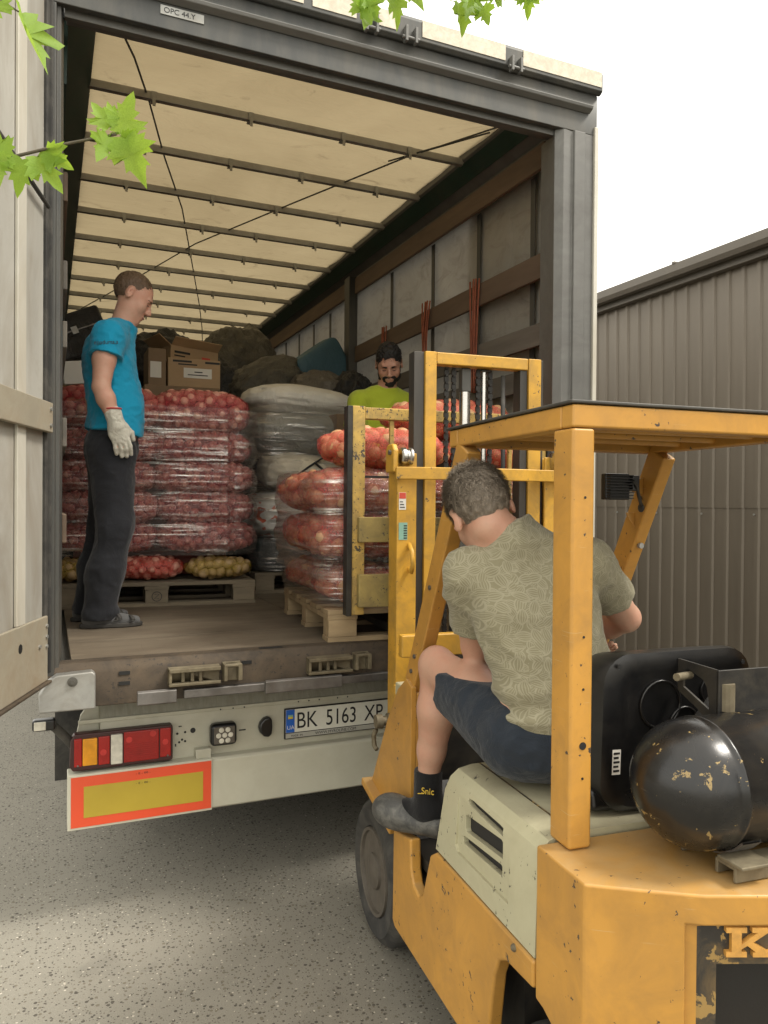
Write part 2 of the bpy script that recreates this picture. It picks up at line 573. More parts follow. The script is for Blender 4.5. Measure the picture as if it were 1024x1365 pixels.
def roof_tarp():
    t = NT('roof_tarp')
    n = t.noise(1.2, 5, .6, .5)
    wr = t.noise(3.2, 4, .6, .8, t.mapv((.6, 1.6, 1)))
    mold = t.ramp(t.noise(2.3, 7, .7, 1.5, t.mapv((1.0, 1.4, 1), loc=(3.2, 1.0, 0))), .58, .72)
    c = t.mix(t.ramp(n, .3, .7), (.275, .218, .128), (.335, .270, .163))
    c = t.mix(t.math('MULTIPLY', mold, .7), c, (.16, .12, .07))
    b = t.bump(wr, .5, .05)
    a = t.n('ShaderNodeBsdfTranslucent')
    t.put(a.inputs[0], c)
    d = t.pbr(c, .6, 0, b, .3)
    t.L(b, a.inputs['Normal'])
    x = t.n('ShaderNodeMixShader')
    x.inputs[0].default_value = .44
    t.L(d, x.inputs[1])
    t.L(a.outputs[0], x.inputs[2])
    return t.done(x.outputs[0])


def curtain_mat():
    t = NT('side_curtain')
    n = t.noise(1.5, 5, .65, .6)
    c = t.mix(t.ramp(n, .3, .7), (.31, .295, .26), (.41, .39, .345))
    sm = t.ramp(t.noise(4, 8, .7, 1.0, t.mapv((1, 1, 2.2))), .5, .7)
    c = t.mix(t.math('MULTIPLY', sm, .5), c, (.15, .13, .105))
    wr = t.noise(2.4, 4, .6, .8, t.mapv((1, 1.2, .6)))
    b = t.bump(wr, .5, .05)
    a = t.n('ShaderNodeBsdfTranslucent')
    t.put(a.inputs[0], c)
    d = t.pbr(c, .55, 0, b, .3)
    x = t.n('ShaderNodeMixShader')
    x.inputs[0].default_value = .12
    t.L(d, x.inputs[1])
    t.L(a.outputs[0], x.inputs[2])
    return t.done(x.outputs[0])


def floor_mat():
    t = NT('trailer_plywood')
    v = t.mapv((.35, 1.6, 1))
    n = t.noise(5, 8, .65, .6, v)
    c = t.mix(t.ramp(n, .3, .72), (.080, .062, .044), (.175, .140, .098))
    sc1 = t.ramp(t.noise(26, 6, .7, .3, t.mapv((.12, 1.5, 1), (0, 0, .35))), .63, .67)
    sc2 = t.ramp(t.noise(30, 6, .7, .3, t.mapv((1.4, .10, 1), (0, 0, -.25))), .64, .68)
    c = t.mix(t.math('MULTIPLY', sc1, .45), c, (.30, .25, .18))
    c = t.mix(t.math('MULTIPLY', sc2, .45), c, (.06, .047, .035))
    dust = t.ramp(t.noise(2.2, 6, .65, .8), .40, .70)
    c = t.mix(t.math('MULTIPLY', dust, .35), c, (.22, .185, .135))
    b = t.bump(t.noise(120, 4, .7, 0, v), .25, .003)
    return t.done(t.pbr(c, .72, 0, b, .35))


MAT['roof_tarp'], MAT['side_curtain'], MAT['trailer_plywood'] = roof_tarp(), curtain_mat(), floor_mat()

# floor: separate boards with real joints
fl_y = [RY+.10, RY+.52, RY+2.95, RY+5.4, RY+7.85, RY+10.3, RY+LEN]
for i in range(len(fl_y)-1):
    for xa, xb in ((.085, 1.272), (1.278, 2.465)):
        part('floor_board', MB().box(xa, xb, fl_y[i]+.003, fl_y[i+1]-.003, FZ-.03, FZ), 'trailer_plywood', TR, bevel=.002)
part('floor_frame', MB().box(.02, 2.53, RY+.13, RY+LEN, FZ-.16, FZ-.034), 'frame_dark', TR)
# rear sill: a worn steel channel with slots and latch brackets
sill = part('rear_sill', MB().prism([(RY, .93), (RY+.13, .93), (RY+.13, FZ-.036), (RY+.098, FZ+.001), (RY+.03, FZ-.001), (RY+.012, FZ-.022), (RY, FZ-.04)], 'x', .0, 2.55), 'sill_rust', TR, bevel=.004)
part('sill_gutter', MB().box(.50, 2.5, RY-.035, RY-.003, .935, .972), 'steel_dull', sill, bevel=.006)
for xa, xb in ((.32, .47), (.83, 1.17), (1.85, 2.1)):
    part('sill_bar', MB().prism([(RY-.05, .930), (RY-.037, .925), (RY-.037, .985), (RY-.05, .978)], 'x', xa, xb), 'steel_dull', sill, bevel=.003)


def latch(x, w):
    m = MB()
    m.box(x, x+w, RY-.018, RY-.002, .99, 1.062)
    m.box(x, x+w, RY-.05, RY-.018, 1.044, 1.060)
    m.box(x, x+w, RY-.05, RY-.018, .990, 1.002)
    m.box(x, x+.012, RY-.046, RY-.018, 1.002, 1.044)
    for q in (.24, .42, .58):
        m.box(x+w*q, x+w*q+.014, RY-.036, RY-.018, 1.002, 1.044)
    l = part('latch_keeper', m, 'latch_dirty', sill, bevel=.003)
    m = MB()
    xx = x+w+.012
    m.box(xx, xx+.075, RY-.014, RY-.002, .99, 1.068)
    m.box(xx, xx+.014, RY-.055, RY-.014, .996, 1.064)
    m.box(xx+.058, xx+.075, RY-.055, RY-.014, .996, 1.064)
    m.cyl((xx+.006, RY-.045, 1.058), (xx+.07, RY-.045, 1.058), .009, n=8)
    part('latch_hook', m, 'latch_dirty', sill, bevel=.003)


latch(.44, .205)
latch(1.02, .20)
latch(1.60, .20)
latch(2.14, .17)
for x, z in ((.255, 1.045), (.255, 1.005), (.74, 1.05), (1.27, 1.045)):
    part('slot', MB().box(x, x+.042, RY-.003, RY+.004, z, z+.014), 'ink', sill)
part('floor_recess', MB().box(.83, .93, RY+.045, RY+.075, FZ-.004, FZ+.0015), 'ink', sill)
# left corner casting
cc = part('corner_cap', MB().prism([(-.03, .935), (.168, .935), (.168, 1.066), (.155, 1.078), (.03, 1.072), (.0, 1.05), (-.03, 1.0)], 'y', RY-.055, RY-.002), 'galvanised', TR, bevel=.006)
part('lifting_eye', MB().lathe([(.018, 0), (.018, .006), (.008, .007), (.008, .014)], (.086, RY-.055, 1.045), (0, -1, 0), 14), 'frame_dark', cc)
part('corner_cap', MB().prism([(2.38, .935), (2.58, .935), (2.58, 1.0), (2.55, 1.05), (2.52, 1.072), (2.395, 1.078), (2.38, 1.066)], 'y', RY-.055, RY-.002), 'galvanised', TR, bevel=.006)
# corner posts (folded profiles)
part('rear_post', MB().prism([(.0, RY), (.022, RY), (.026, RY+.02), (.04, RY+.02), (.05, RY+.11), (.048, RY+.19), (.0, RY+.19)], 'z', 1.06, 3.60), 'frame_dark', TR, bevel=.003)
part('door_seal', MB().box(-.012, .012, RY-.03, RY-.002, 1.08, 3.6), 'rubber', TR, bevel=.005)
part('rear_post', MB().prism([(2.31, RY+.03), (2.345, RY), (2.40, RY+.004), (2.405, RY-.010), (2.47, RY-.010), (2.475, RY), (2.525, RY), (2.525, RY+.2), (2.35, RY+.2), (2.34, RY+.11)], 'z', 1.06, 3.60), 'frame_grey', TR, bevel=.003)
for i, z in enumerate(np.linspace(1.35, 3.3, 4)):
    part('door_hinge', MB().cyl((2.535, RY+.02, z), (2.535, RY+.02, z+.12), .012, n=10), 'galvanised', TR)
# header: layered beams with the roof closing strip
part('header_beam', MB().prism([(RY, 3.60), (RY, 3.80), (RY+.02, 3.83), (RY+.22, 3.83), (RY+.22, 3.69), (RY+.12, 3.69), (RY+.10, 3.66), (RY+.03, 3.66), (RY+.03, 3.60)], 'x', .0, 2.55), 'frame_dark', TR, bevel=.004)
part('header_lip', MB().prism([(RY-.03, 3.715), (RY-.035, 3.73), (RY-.002, 3.745), (RY-.002, 3.70)], 'x', .03, 2.50), 'frame_grey', TR, bevel=.003)
part('header_rail', MB().prism([(RY+.125, 3.625), (RY+.20, 3.635), (RY+.20, 3.688), (RY+.125, 3.688)], 'x', .06, 2.49), 'frame_grey', TR, bevel=.004)
part('header_rail', MB().prism([(RY+.04, 3.575), (RY+.095, 3.59), (RY+.095, 3.658), (RY+.04, 3.658)], 'x', .05, 2.50), 'frame_grey', TR, bevel=.004)
cap = part('roof_cap', MB().prism([(RY-.012, 3.802), (RY-.030, 3.815), (RY-.030, 3.90), (RY-.008, 3.925), (RY+.26, 3.935), (RY+.26, 3.91), (RY+.002, 3.90), (RY+.002, 3.802)], 'x', -.01, 2.56), 'frame_dark', TR, bevel=.004)
for xa, xb in ((.06, .52), (.62, .98), (1.02, 1.22), (1.325, 1.41), (1.54, 1.98), (2.08, 2.55)):
    part('reflector_strip', MB().prism([(RY-.033, 3.832), (RY-.0335, 3.905), (RY-.0305, 3.905), (RY-.0305, 3.832)], 'x', xa, xb), 'tape_silver', cap)
for x in (1.255, 1.445, 2.0):
    m = MB()
    m.box(x, x+.012, RY-.062, RY-.031, 3.78, 3.85)
    m.box(x+.048, x+.06, RY-.062, RY-.031, 3.78, 3.85)
    m.cyl((x-.012, RY-.05, 3.80), (x+.072, RY-.05, 3.80), .008, n=8)
    part('roof_catch', m, 'frame_grey', cap, bevel=.002)
hp = part('header_plate', MB().box(.40, .57, RY-.004, RY-.0005, 3.655, 3.69), 'galvanised', TR)
text_obj('plate_text', 'OPC 44.Y', .030, 'ink', hp, lookrot((1, 0, 0), (0, 0, 1), (.412, RY-.0045, 3.663)), .0006)
# roof rails and translucent roof sheet, sagging between the bows
CZ = 3.865
part('roof_rail', MB().prism([(.0, 3.62), (.05, 3.62), (.05, 3.70), (.19, 3.84), (.19, 3.90), (.0, 3.92)], 'y', RY+.2, RY+LEN), 'frame_dark', TR, bevel=.004)
part('roof_rail', MB().prism([(2.55, 3.62), (2.47, 3.62), (2.47, 3.72), (2.33, 3.845), (2.33, 3.90), (2.55, 3.92)][::-1], 'y', RY+.2, RY+LEN), 'frame_grey', TR, bevel=.004)
part('rail_tarp', MB().prism([(.052, 3.40), (.062, 3.40), (.068, 3.70), (.187, 3.825), (.18, 3.838), (.052, 3.72)], 'y', RY+.2, RY+LEN), 'green_tarp', TR)
part('rail_tarp', MB().prism([(2.400, 3.765), (2.412, 3.752), (2.345, 3.833), (2.335, 3.824)], 'y', RY+.2, RY+LEN), 'green_tarp', TR)
bow_y = [4.17+.605*i for i in range(20)]
bow_y = [y for y in bow_y if y < RY+LEN-.2]
nx, ny = 26, 150
xs = np.linspace(.14, 2.40, nx)
ys = np.linspace(RY+.03, RY+LEN, ny)
vs, fs = [], []
for y in ys:
    for x in xs:
        dn = min(abs(y-b) for b in bow_y)
        sag = -.016*min(1, dn/.3)+.012*math.sin(x*5+y*1.7)*min(1, dn/.2)
        edge = 0
        if y < 3.6:
            edge = -.14*(3.6-y)/.42*(.75+.25*math.sin(x*6.5+.6)+.12*math.sin(x*17))
        vs.append((x, y, CZ+.018+sag+edge))
for j in range(ny-1):
    for i in range(nx-1):
        a = j*nx+i
        fs.append((a, a+1, a+nx+1, a+nx))
put_mesh('roof_sheet', vs, fs, 'roof_tarp', TR, smooth=True)
clip_x = [.50, 1.03, 1.52, 2.0]
for y in bow_y:
    b = part('roof_bow', MB().prism([(y-.017, CZ-.045), (y+.017, CZ-.045), (y+.021, CZ-.010), (y+.012, CZ-.002), (y-.012, CZ-.002), (y-.021, CZ-.010)], 'x', .12, 2.42), 'bow_alu', TR, bevel=.003)
    for x in clip_x:
        xx = x+random.uniform(-.05, .05)
        m = MB().box(xx, xx+.028, y-.026, y+.026, CZ-.052, CZ-.0465)
        m.box(xx, xx+.028, y-.027, y-.0215, CZ-.052, CZ-.008)
        m.box(xx+.006, xx+.022, y-.030, y-.027, CZ-.085, CZ-.03)
        part('bow_clip', m, 'galvanised', b)
# roof lashing ropes seen against the sheet
part('roof_rope', MB().tube([(.245, 3.45, 3.79), (.37, 3.85, 3.845), (.48, 4.23, 3.85), (.645, 4.87, 3.85), (.88, 5.68, 3.85), (1.20, 7.1, 3.85), (1.48, 8.35, 3.85), (1.70, 9.4, 3.845), (2.0, 11, 3.84)], .0055, 6), 'frame_dark', TR)
part('roof_rope', MB().tube([(2.28, 3.75, 3.83), (2.02, 4.2, 3.845), (1.60, 5.2, 3.85), (1.10, 6.4, 3.85), (.72, 7.7, 3.84), (.2, 9.4, 3.83)], .0055, 6), 'frame_dark', TR)
part('roof_rope', MB().tube([(2.30, 3.62, 3.82), (2.10, 4.0, 3.825), (1.92, 4.35, 3.845)], .005, 6), 'frame_dark', TR)
# side curtains and slats
ys = np.linspace(RY+.19, RY+LEN, 90)
for X, s in ((2.515, -1), (.025, 1)):
    vs, fs = [], []
    for y in ys:
        for z in np.linspace(.98, 3.72, 14):
            vs.append((X+s*.010*math.sin(y*7.1+z)*math.sin(z*1.3+y), y, z))
    for j in range(len(ys)-1):
        for i in range(13):
            a = j*14+i
            fs.append((a, a+14, a+15, a+1))
    put_mesh('side_curtain', vs, fs, 'side_curtain', TR, smooth=True)
post_y = [6.28, 9.2, 12.2]
for X in (2.43, .055):
    for y in post_y:
        part('side_post', MB().box(X-.045 if X > 1 else X-.02, X+.035, y-.06, y+.06, FZ-.02, 3.70), 'frame_dark', TR, bevel=.005)
seg = [RY+.22]+post_y+[RY+LEN-.05]
for i in range(len(seg)-1):
    a, b = seg[i]+.07, seg[i+1]-.07
    for z0, z1, m, o in ((3.555, 3.69, 'slat_wood', 0), (2.965, 3.085, 'slat_wood', .004), (2.60, 2.72, 'slat_dark', .002), (2.36, 2.47, 'slat_dark', 0), (1.95, 2.07, 'slat_dark', .003), (1.55, 1.67, 'slat_wood', 0)):
        part('side_slat', MB().box(2.432+o, 2.457+o, a, b, z0+random.uniform(-.012, .012), z1+random.uniform(-.012, .012)), m, TR, bevel=.004)
        if i == 0 and z0 < 3.5:
            part('side_slat', MB().box(.052, .07, a, b, z0, z1), m, TR, bevel=.004)
for y in (3.62, 4.21, 4.84, 5.55, 7.0, 7.5, 8.0, 8.5):
    part('curtain_strap', MB().box(2.488, 2.493, y-.022, y+.022, 1.0, 3.56), 'frame_dark', TR)
part('front_bulkhead', MB().box(.05, 2.5, RY+LEN-.03, RY+LEN, FZ, 3.88), 'frame_grey', TR)
# orange lashing straps hanging in bundles from the slats
for (y, z0, z1, n, w) in ((4.14, 2.42, 3.12, 6, .05), (4.81, 2.58, 3.14, 6, .045), (5.54, 2.70, 3.12, 4, .035)):
    sb = MB()
    for q in range(n):
        o = (q-n/2)*w/n
        ph = random.uniform(0, 6)
        path = []
        for tt in np.linspace(0, 1, 9):
            pin = .35+.65*abs(tt-.78)/.78
            path.append((2.425-.012*(q % 2)-.01*math.sin(tt*3), y+o*2.2*pin+.008*math.sin(tt*5+ph), z1+(z0-z1)*tt+random.uniform(-.004, .004)))
        sb.tube(path, .0060, 5)
    sb.tube([(2.42, y-.02, z1-.78*(z1-z0)), (2.40, y, z1-.78*(z1-z0)-.01), (2.42, y+.02, z1-.78*(z1-z0))], .014, 6)
    st = part('lashing_straps', sb, 'strap_orange', None, smooth=True)
    st.location = (0, 0, 0)
    where = {4.14: 'nearest the rear post', 4.81: 'in the middle of three bundles', 5.54: 'farthest inside behind the bearded man'}[y]
    tag(st, 'bundle of orange lashing straps hanging on the right wall, '+where, 'straps', 'lashing straps on the right wall')

# ---- rear light panel, number plate, bumper
PY = 3.36
pan = MB()
prof = [(PY+.03, .60), (PY, .606), (PY, .80), (PY+.004, .822), (PY+.05, .905), (PY+.07, .905), (PY+.07, .60)]
lp = part('light_panel', MB().prism(prof, 'x', .20, 2.35), 'panel_white', TR, bevel=.004)
for xa, xb in ((.11, .20), (2.35, 2.44)):
    pp = [(xa if xa < 1 else xb, .60), (.20 if xa < 1 else 2.35, .60), (.20 if xa < 1 else 2.35, .903), (.16 if xa < 1 else 2.39, .885), (.125 if xa < 1 else 2.425, .84), (xa if xa < 1 else xb, .77)]
    if xa > 1:
        pp = pp[::-1]
    pm = MB().prism(pp, 'y', PY+.001, PY+.03)
    pm.v = [(x, y+max(0, z-.815)*.56, z) for x, y, z in pm.v]
    part('panel_end', pm, 'panel_white', lp, bevel=.003)
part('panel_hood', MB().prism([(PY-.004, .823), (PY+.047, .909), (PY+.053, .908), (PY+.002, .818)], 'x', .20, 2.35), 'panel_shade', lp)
part('panel_lip', MB().box(.115, 2.43, PY-.012, PY-.001, .812, .828), 'panel_white', lp, bevel=.003)
for x in (.695, .75, .80, 1.05, 1.10, 1.15, 1.24, 1.29):
    part('rivet', MB().cyl((x, PY-.011, .817), (x, PY-.0135, .817), .0035, n=8), 'ink', lp)


def tail_lamp(x0, mir=1):
    t = part('tail_lamp', MB().prism([(x0, .632), (x0+.39, .632), (x0+.392, .64), (x0+.392, .775), (x0+.385, .782), (x0+.005, .782), (x0-.01, .76), (x0-.012, .65)], 'y', PY-.045, PY-.0015), 'lamp_housing', TR, bevel=.012, seg=3)
    T = lambda a, b: (a, b) if mir > 0 else (2*x0+.38-b, 2*x0+.38-a)
    def lens(nm, a, b, z0, z1, m, d=.05):
        a, b = T(a, b)
        return part(nm, MB().box(a, b, PY-d, PY-.04, z0, z1), m, t, bevel=.004)
    lens('reflector', x0+.004, x0+.034, .65, .765, 'lens_red')
    lens('lens', x0+.036, x0+.092, .652, .762, 'lens_amber', .053)
    lens('lens', x0+.096, x0+.140, .648, .764, 'lens_red')
    lens('lens', x0+.144, x0+.190, .645, .768, 'lens_clear', .054)
    lens('lens', x0+.194, x0+.335, .645, .772, 'lens_red')
    lens('lens', x0+.339, x0+.384, .65, .772, 'lens_red')
    for a, z in ((x0+.215, .74), (x0+.31, .755), (x0+.36, .715), (x0+.115, .70)):
        aa, _ = T(a, a)
        part('bulb', MB().cyl((aa, PY-.050, z), (aa, PY-.0525, z), .013, n=14), 'lens_red_pale', t)
    for q in range(9):
        a, b = T(x0+.196, x0+.333)
        part('lens_rib', MB().box(a, b, PY-.0525, PY-.050, .650+q*.0085, .6525+q*.0085), 'lens_red', t)
    for sx in (.018, .37):
        part('screw', MB().cyl((x0+sx, PY-.05, .656), (x0+sx, PY-.054, .656), .004, n=8), 'steel_dull', t)
    return t


tail_lamp(.095)
tail_lamp(2.075, -1)
for x, z, r in ((.520, .758, .003), (.527, .758, .003), (.512, .728, .005), (.545, .731, .005), (.578, .735, .0115), (.520, .690, .005), (.532, .700, .005), (.545, .692, .005), (.505, .682, .003), (.505, .676, .003)):
    part('mount_hole', MB().cyl((x, PY+.0005, z), (x, PY-.0015, z), r, n=14), 'ink', lp)
wl_ = part('work_lamp', MB().box(.645, .76, PY-.06, PY-.002, .668, .765), 'black_plastic', TR, bevel=.02, seg=3)
gl = part('lamp_glass', MB().box(.658, .748, PY-.064, PY-.058, .68, .754), 'rim_grey', wl_, bevel=.01)
for dx, dz in ((0, 0), (.026, 0), (-.026, 0), (.014, .023), (-.014, .023), (.014, -.023), (-.014, -.023)):
    part('led', MB().lathe([(.0115, 0), (.0095, .003), (.004, .0035)], (.703+dx, PY-.064, .717+dz), (0, -1, 0), 12), 'lens_clear', gl)
part('cable_slot', MB().box(.78, .81, PY-.002, PY+.0005, .710, .716), 'ink', lp, bevel=.002)
a_ = [(.905+.04*math.cos(t)*-1, .722+.047*math.sin(t)) for t in np.linspace(-math.pi/2, math.pi/2, 12)]
a_ = [(x, z) for x, z in a_][::-1]
part('plate_lamp', MB().prism([(.908, .676), (.921, .690), (.924, .722), (.921, .756), (.908, .769), (.885, .762), (.868, .744), (.862, .722), (.868, .700), (.885, .682)], 'y', PY-.04, PY-.002), 'black_plastic', TR, bevel=.01)
# number plate
pf = part('plate_frame', MB().box(.984, 1.516, PY-.014, PY-.0015, .650, .790), 'black_plastic', TR, bevel=.004)
part('plate_strip', MB().box(.990, 1.510, PY-.0155, PY-.014, .655, .676), 'plate_strip', pf)
npl = part('number_plate', MB().box(.990, 1.510, PY-.016, PY-.0145, .680, .785), 'plate_white', pf)
part('country_band', MB().box(.991, 1.031, PY-.0172, PY-.0161, .681, .784), 'plate_blue', npl)
part('flag_stripe', MB().box(1.000, 1.023, PY-.0182, PY-.0174, .752, .761), 'sticker_green', npl)
part('flag_stripe', MB().box(1.000, 1.023, PY-.0182, PY-.0174, .743, .752), 'plate_yellow', npl)
PX = lambda x, z: lookrot((1, 0, 0), (0, 0, 1), (x, PY-.0168, z))
text_obj('lettering', 'UA', .026, 'plate_white', npl, lookrot((1, 0, 0), (0, 0, 1), (.9945, PY-.0175, .695)), .0006)
text_obj('lettering', 'BK', .104, 'ink', npl, PX(1.038, .697), .0006, .82)
text_obj('lettering', '5163', .104, 'ink', npl, PX(1.180, .697), .0006, .75)
text_obj('lettering', 'XP', .104, 'ink', npl, PX(1.374, .697), .0006, .76)
text_obj('lettering', 'WWW.MYROLINE.COM', .019, 'ink', pf, lookrot((1, 0, 0), (0, 0, 1), (1.13, PY-.0158, .659)), .0003)
text_obj('lettering', 'MADE  IN', .013, 'ink', pf, lookrot((1, 0, 0), (0, 0, 1), (1.015, PY-.0158, .660)), .0003)
# bumper bar with the long-vehicle marker
BY = 3.30
bp = part('bumper_bar', MB().prism([(BY+.012, .402), (BY, .410), (BY, .612), (BY+.012, .622), (BY+.10, .622), (BY+.10, .402)], 'x', .075, 2.475), 'bumper_white', TR, bevel=.004)
ms = part('marker_board', MB().box(.0745, .650, BY-.008, BY-.001, .4025, .624), 'bumper_white', TR, bevel=.003)
part('marker_border', MB().box(.0870, .645, BY-.0095, BY-.0082, .413, .616), 'sign_red', ms)
part('marker_field', MB().box(.135, .610, BY-.0108, BY-.0097, .449, .575), 'sign_yellow', ms)
ms2 = part('marker_board', MB().box(1.90, 2.4755, BY-.008, BY-.001, .4025, .624), 'bumper_white', TR, bevel=.003)
part('marker_border', MB().box(1.905, 2.463, BY-.0095, BY-.0082, .413, .616), 'sign_red', ms2)
part('marker_field', MB().box(1.94, 2.415, BY-.0108, BY-.0097, .449, .575), 'sign_yellow', ms2)
for z in (.598, .558):
    text_obj('approval_mark', '- E - 00 -', .011, 'ink', ms, lookrot((1, 0, 0), (0, 0, 1), (.335, BY-.0113 if z < .57 else BY-.0100, z)), .0002, 1.5)
part('bumper_bracket', MB().box(.585, .65, BY+.02, BY+.09, .60, .66), 'panel_white', TR, bevel=.003)
for x in (.35, 1.9):
    part('bumper_arm', MB().box(x, x+.10, BY+.17, BY+.5, .45, .94), 'frame_dark', TR)
# outline marker lamp on a rubber arm, far left
arm = part('marker_arm', MB().tube([(.13, PY+.03, .68), (.10, PY-.0, .725), (.065, PY-.03, .775), (.025, PY-.05, .825), (-.005, PY-.055, .845)], [.022, .020, .018, .018, .020], 10), 'rubber', TR, smooth=True)
part('marker_lamp', MB().box(-.055, .03, PY-.10, PY-.055, .822, .868), 'black_plastic', arm, bevel=.01)
part('lens', MB().box(-.048, -.005, PY-.104, PY-.099, .828, .862), 'lens_clear', arm, bevel=.004)
# undercarriage: chassis beams, mudguards, twin wheels far under the floor
for x in (.60, 1.85):
    part('chassis_beam', MB().box(x, x+.12, RY+.35, RY+LEN, .60, FZ-.17), 'frame_dark', TR)
for x in (.02, 2.33):
    part('mudflap', MB().box(x+.01, x+.2, RY+.42, RY+.44, .52, .92), 'rubber', TR)
part('cross_beam', MB().box(.15, 2.4, RY+.26, RY+.36, .86, .93), 'frame_dark', TR)


def wheel(parent, c, ax, R_, w, rim=.58, local=False, mat_r='rim_grey', bolts=6):
    prof = [(R_*rim, .03), (R_*rim*1.02, .004), (R_*.74, -.006), (R_*.86, -.004), (R_*.88, .004), (R_*.95, .014), (R_, .036), (R_, w-.03), (R_*.93, w-.012), (R_*rim, w)]
    m = MB().lathe(prof, c, ax, 40, False)
    t = part('tyre', m, 'rubber', parent, smooth=True, local=local, auto=40)
    a = Vector(ax).normalized()
    m = MB().lathe([(R_*rim, .01), (R_*rim*.99, -.004), (R_*rim*.92, -.002), (R_*rim*.88, .03), (R_*rim*.80, .062), (R_*rim*.48, .066), (R_*rim*.45, .03), (R_*rim*.40, .0), (R_*rim*.25, -.006), (.004, -.006)], c, ax, 36)
    r = part('rim', m, mat_r, parent, smooth=True, local=local, auto=35)
    e1 = a.orthogonal().normalized()
    e2 = a.cross(e1)
    for k in range(bolts):
        th = 2*math.pi*k/bolts
        p = Vector(c)+(e1*math.cos(th)+e2*math.sin(th))*R_*rim*.62+a*.064
        part('wheel_nut', MB().cyl(p, p-a*.022, .010, n=6), mat_r, r, local=local)
    return t


for y in (RY+2.3, RY+3.6, RY+4.9):
    wheel(TR, (.06, y, .52), (1, 0, 0), .52, .36, bolts=8)
    wheel(TR, (2.49, y, .52), (-1, 0, 0), .52, .36, bolts=8)
# unseen pallet box, axles, guards and carrier added to darken the ground below
part('shade_box', MB().box(.25, 2.30, RY+.75, RY+1.55, .36, .90), 'frame_dark', TR, bevel=.01)
for y in (RY+2.3, RY+3.6, RY+4.9):
    part('axle', MB().cyl((.4, y, .52), (2.15, y, .52), .075, n=12), 'frame_dark', TR)
    part('mudguard', MB().box(.05, .44, y-.58, y+.58, 1.05-.17, .90), 'rubber', TR)
    part('mudguard', MB().box(2.11, 2.50, y-.58, y+.58, 1.05-.17, .90), 'rubber', TR)
for x in (.04, 2.48):
    for z in (.42, .68):
        part('side_guard', MB().box(x, x+.03, RY+5.7, RY+9.8, z, z+.14), 'bumper_white', TR, bevel=.004)
part('shade_carrier', MB().box(.5, 2.05, RY+6.2, RY+7.6, .40, .85), 'frame_dark', TR, bevel=.01)  # unseen carrier block added to keep light out under the floor
# landing legs at the front
for x in (.75, 1.7):
    part('landing_leg', MB().box(x, x+.12, RY+10.2, RY+10.32, 0, FZ-.17), 'frame_dark', TR)

# ---- left door, swung open towards the viewer
DD = Vector((-.324, -.946, 0)).normalized()
DN = Vector((DD.y*-1, DD.x, 0))                    # outer/right normal of the open leaf
hx, hy = -.012, RY-.045
door = part('rear_door', MB(), None, TR) if False else None


def dpt(s, n, z):
    return Vector((hx, hy, 0))+DD*s+DN*n+Vector((0, 0, z))


def dbox(s0, s1, n0, n1, z0, z1):
    m = MB()
    vs = [dpt(s, n, z) for z in (z0, z1) for n in (n0, n1) for s in (s0, s1)]
    return m.add(vs, [(0, 2, 3, 1), (4, 5, 7, 6), (0, 1, 5, 4), (2, 6, 7, 3), (0, 4, 6, 2), (1, 3, 7, 5)])


# which sign of n faces the camera
sgn = 1 if (dpt(.5, .1, 0)-Vector((0, 0, 0))).length < (dpt(.5, -.1, 0)).length else -1
door = part('rear_door', dbox(.02, 1.22, -.028, 0, 1.09, 3.66), 'door_skin', TR, bevel=.003)
for s0, s1 in ((.215, .29), (.56, .63), (.92, .99)):
    a, b = sorted((.0, sgn*.012))
    part('door_rib', dbox(s0, s1, a+.001*sgn, b+.001*sgn, 1.30, 3.55), 'door_rib', door, bevel=.003)
for z0, z1, s1 in ((1.975, 2.085, 1.2),):
    a, b = sorted((sgn*.013, sgn*.034))
    part('hinge_strap', dbox(.012, s1, a, b, z0, z1), 'door_band', door, bevel=.004)
    for zz in (z0+.025, z1-.025):
        p = dpt(.04, sgn*.034, zz)
        part('rivet', MB().cyl(p, p+DN*sgn*.006, .008, n=8), 'galvanised', door)
part('lock_rod', MB().cyl(dpt(.03, sgn*.02, 2.80), dpt(1.15, sgn*.02, 2.96), .008, n=8), 'frame_dark', door)
a, b = sorted((sgn*.004, sgn*.018))
kp = part('kick_plate', dbox(.012, 1.2, a, b, 1.06, 1.30), 'door_band', door, bevel=.004)
for s_, z_ in ((.03, 1.265), (.03, 1.225), (.03, 1.19), (.10, 1.20)):
    p = dpt(s_, sgn*.018, z_)
    part('rivet', MB().cyl(p, p+DN*sgn*.006, .007, n=8), 'galvanised', kp)
p = dpt(.275, sgn*.018, 1.225)
part('drain_hole', MB().cyl(p, p+DN*sgn*.0012, .016, n=16), 'ink', kp)
a, b = sorted((sgn*.0, sgn*.03))
part('door_seal', dbox(.0, 1.22, a, b, 1.048, 1.060), 'sill_rust', door, bevel=.004)
part('door_seal', dbox(-.004, .022, -.03, .012, 1.06, 3.66), 'rubber', door, bevel=.005)
# right leaf folded back flat against the outside of the trailer
rd = part('rear_door', MB().box(2.552, 2.575, RY+.02, RY+1.2, 1.09, 3.66), 'door_skin', TR, bevel=.004)
part('door_seal', MB().box(2.528, 2.552, RY-.012, RY+.012, 1.09, 3.64), 'door_rib', rd, bevel=.003)
for z in np.arange(2.05, 2.75, .075):
    part('reflector_strip', MB().box(2.5756, 2.579, RY+.03, RY+.09, z, z+.042), 'orange_tape', rd)
# ================================================================== forklift (local frame: x right, y forward)
FK_O, FK_A = (1.09, 1.42, 0), RAD(-5)
FK = thing('forklift', 'small orange forklift with cream bonnet and black gas tank, its driver looking round the mast', 'forklift', FK_O, FK_A)


def fp(name, mb, m, parent=None, **k):
    return part(name, mb, m, parent or FK, local=True, **k)


def fk_world(p):
    c, s = math.cos(FK_A), math.sin(FK_A)
    return (FK_O[0]+c*p[0]-s*p[1], FK_O[1]+s*p[0]+c*p[1], p[2])


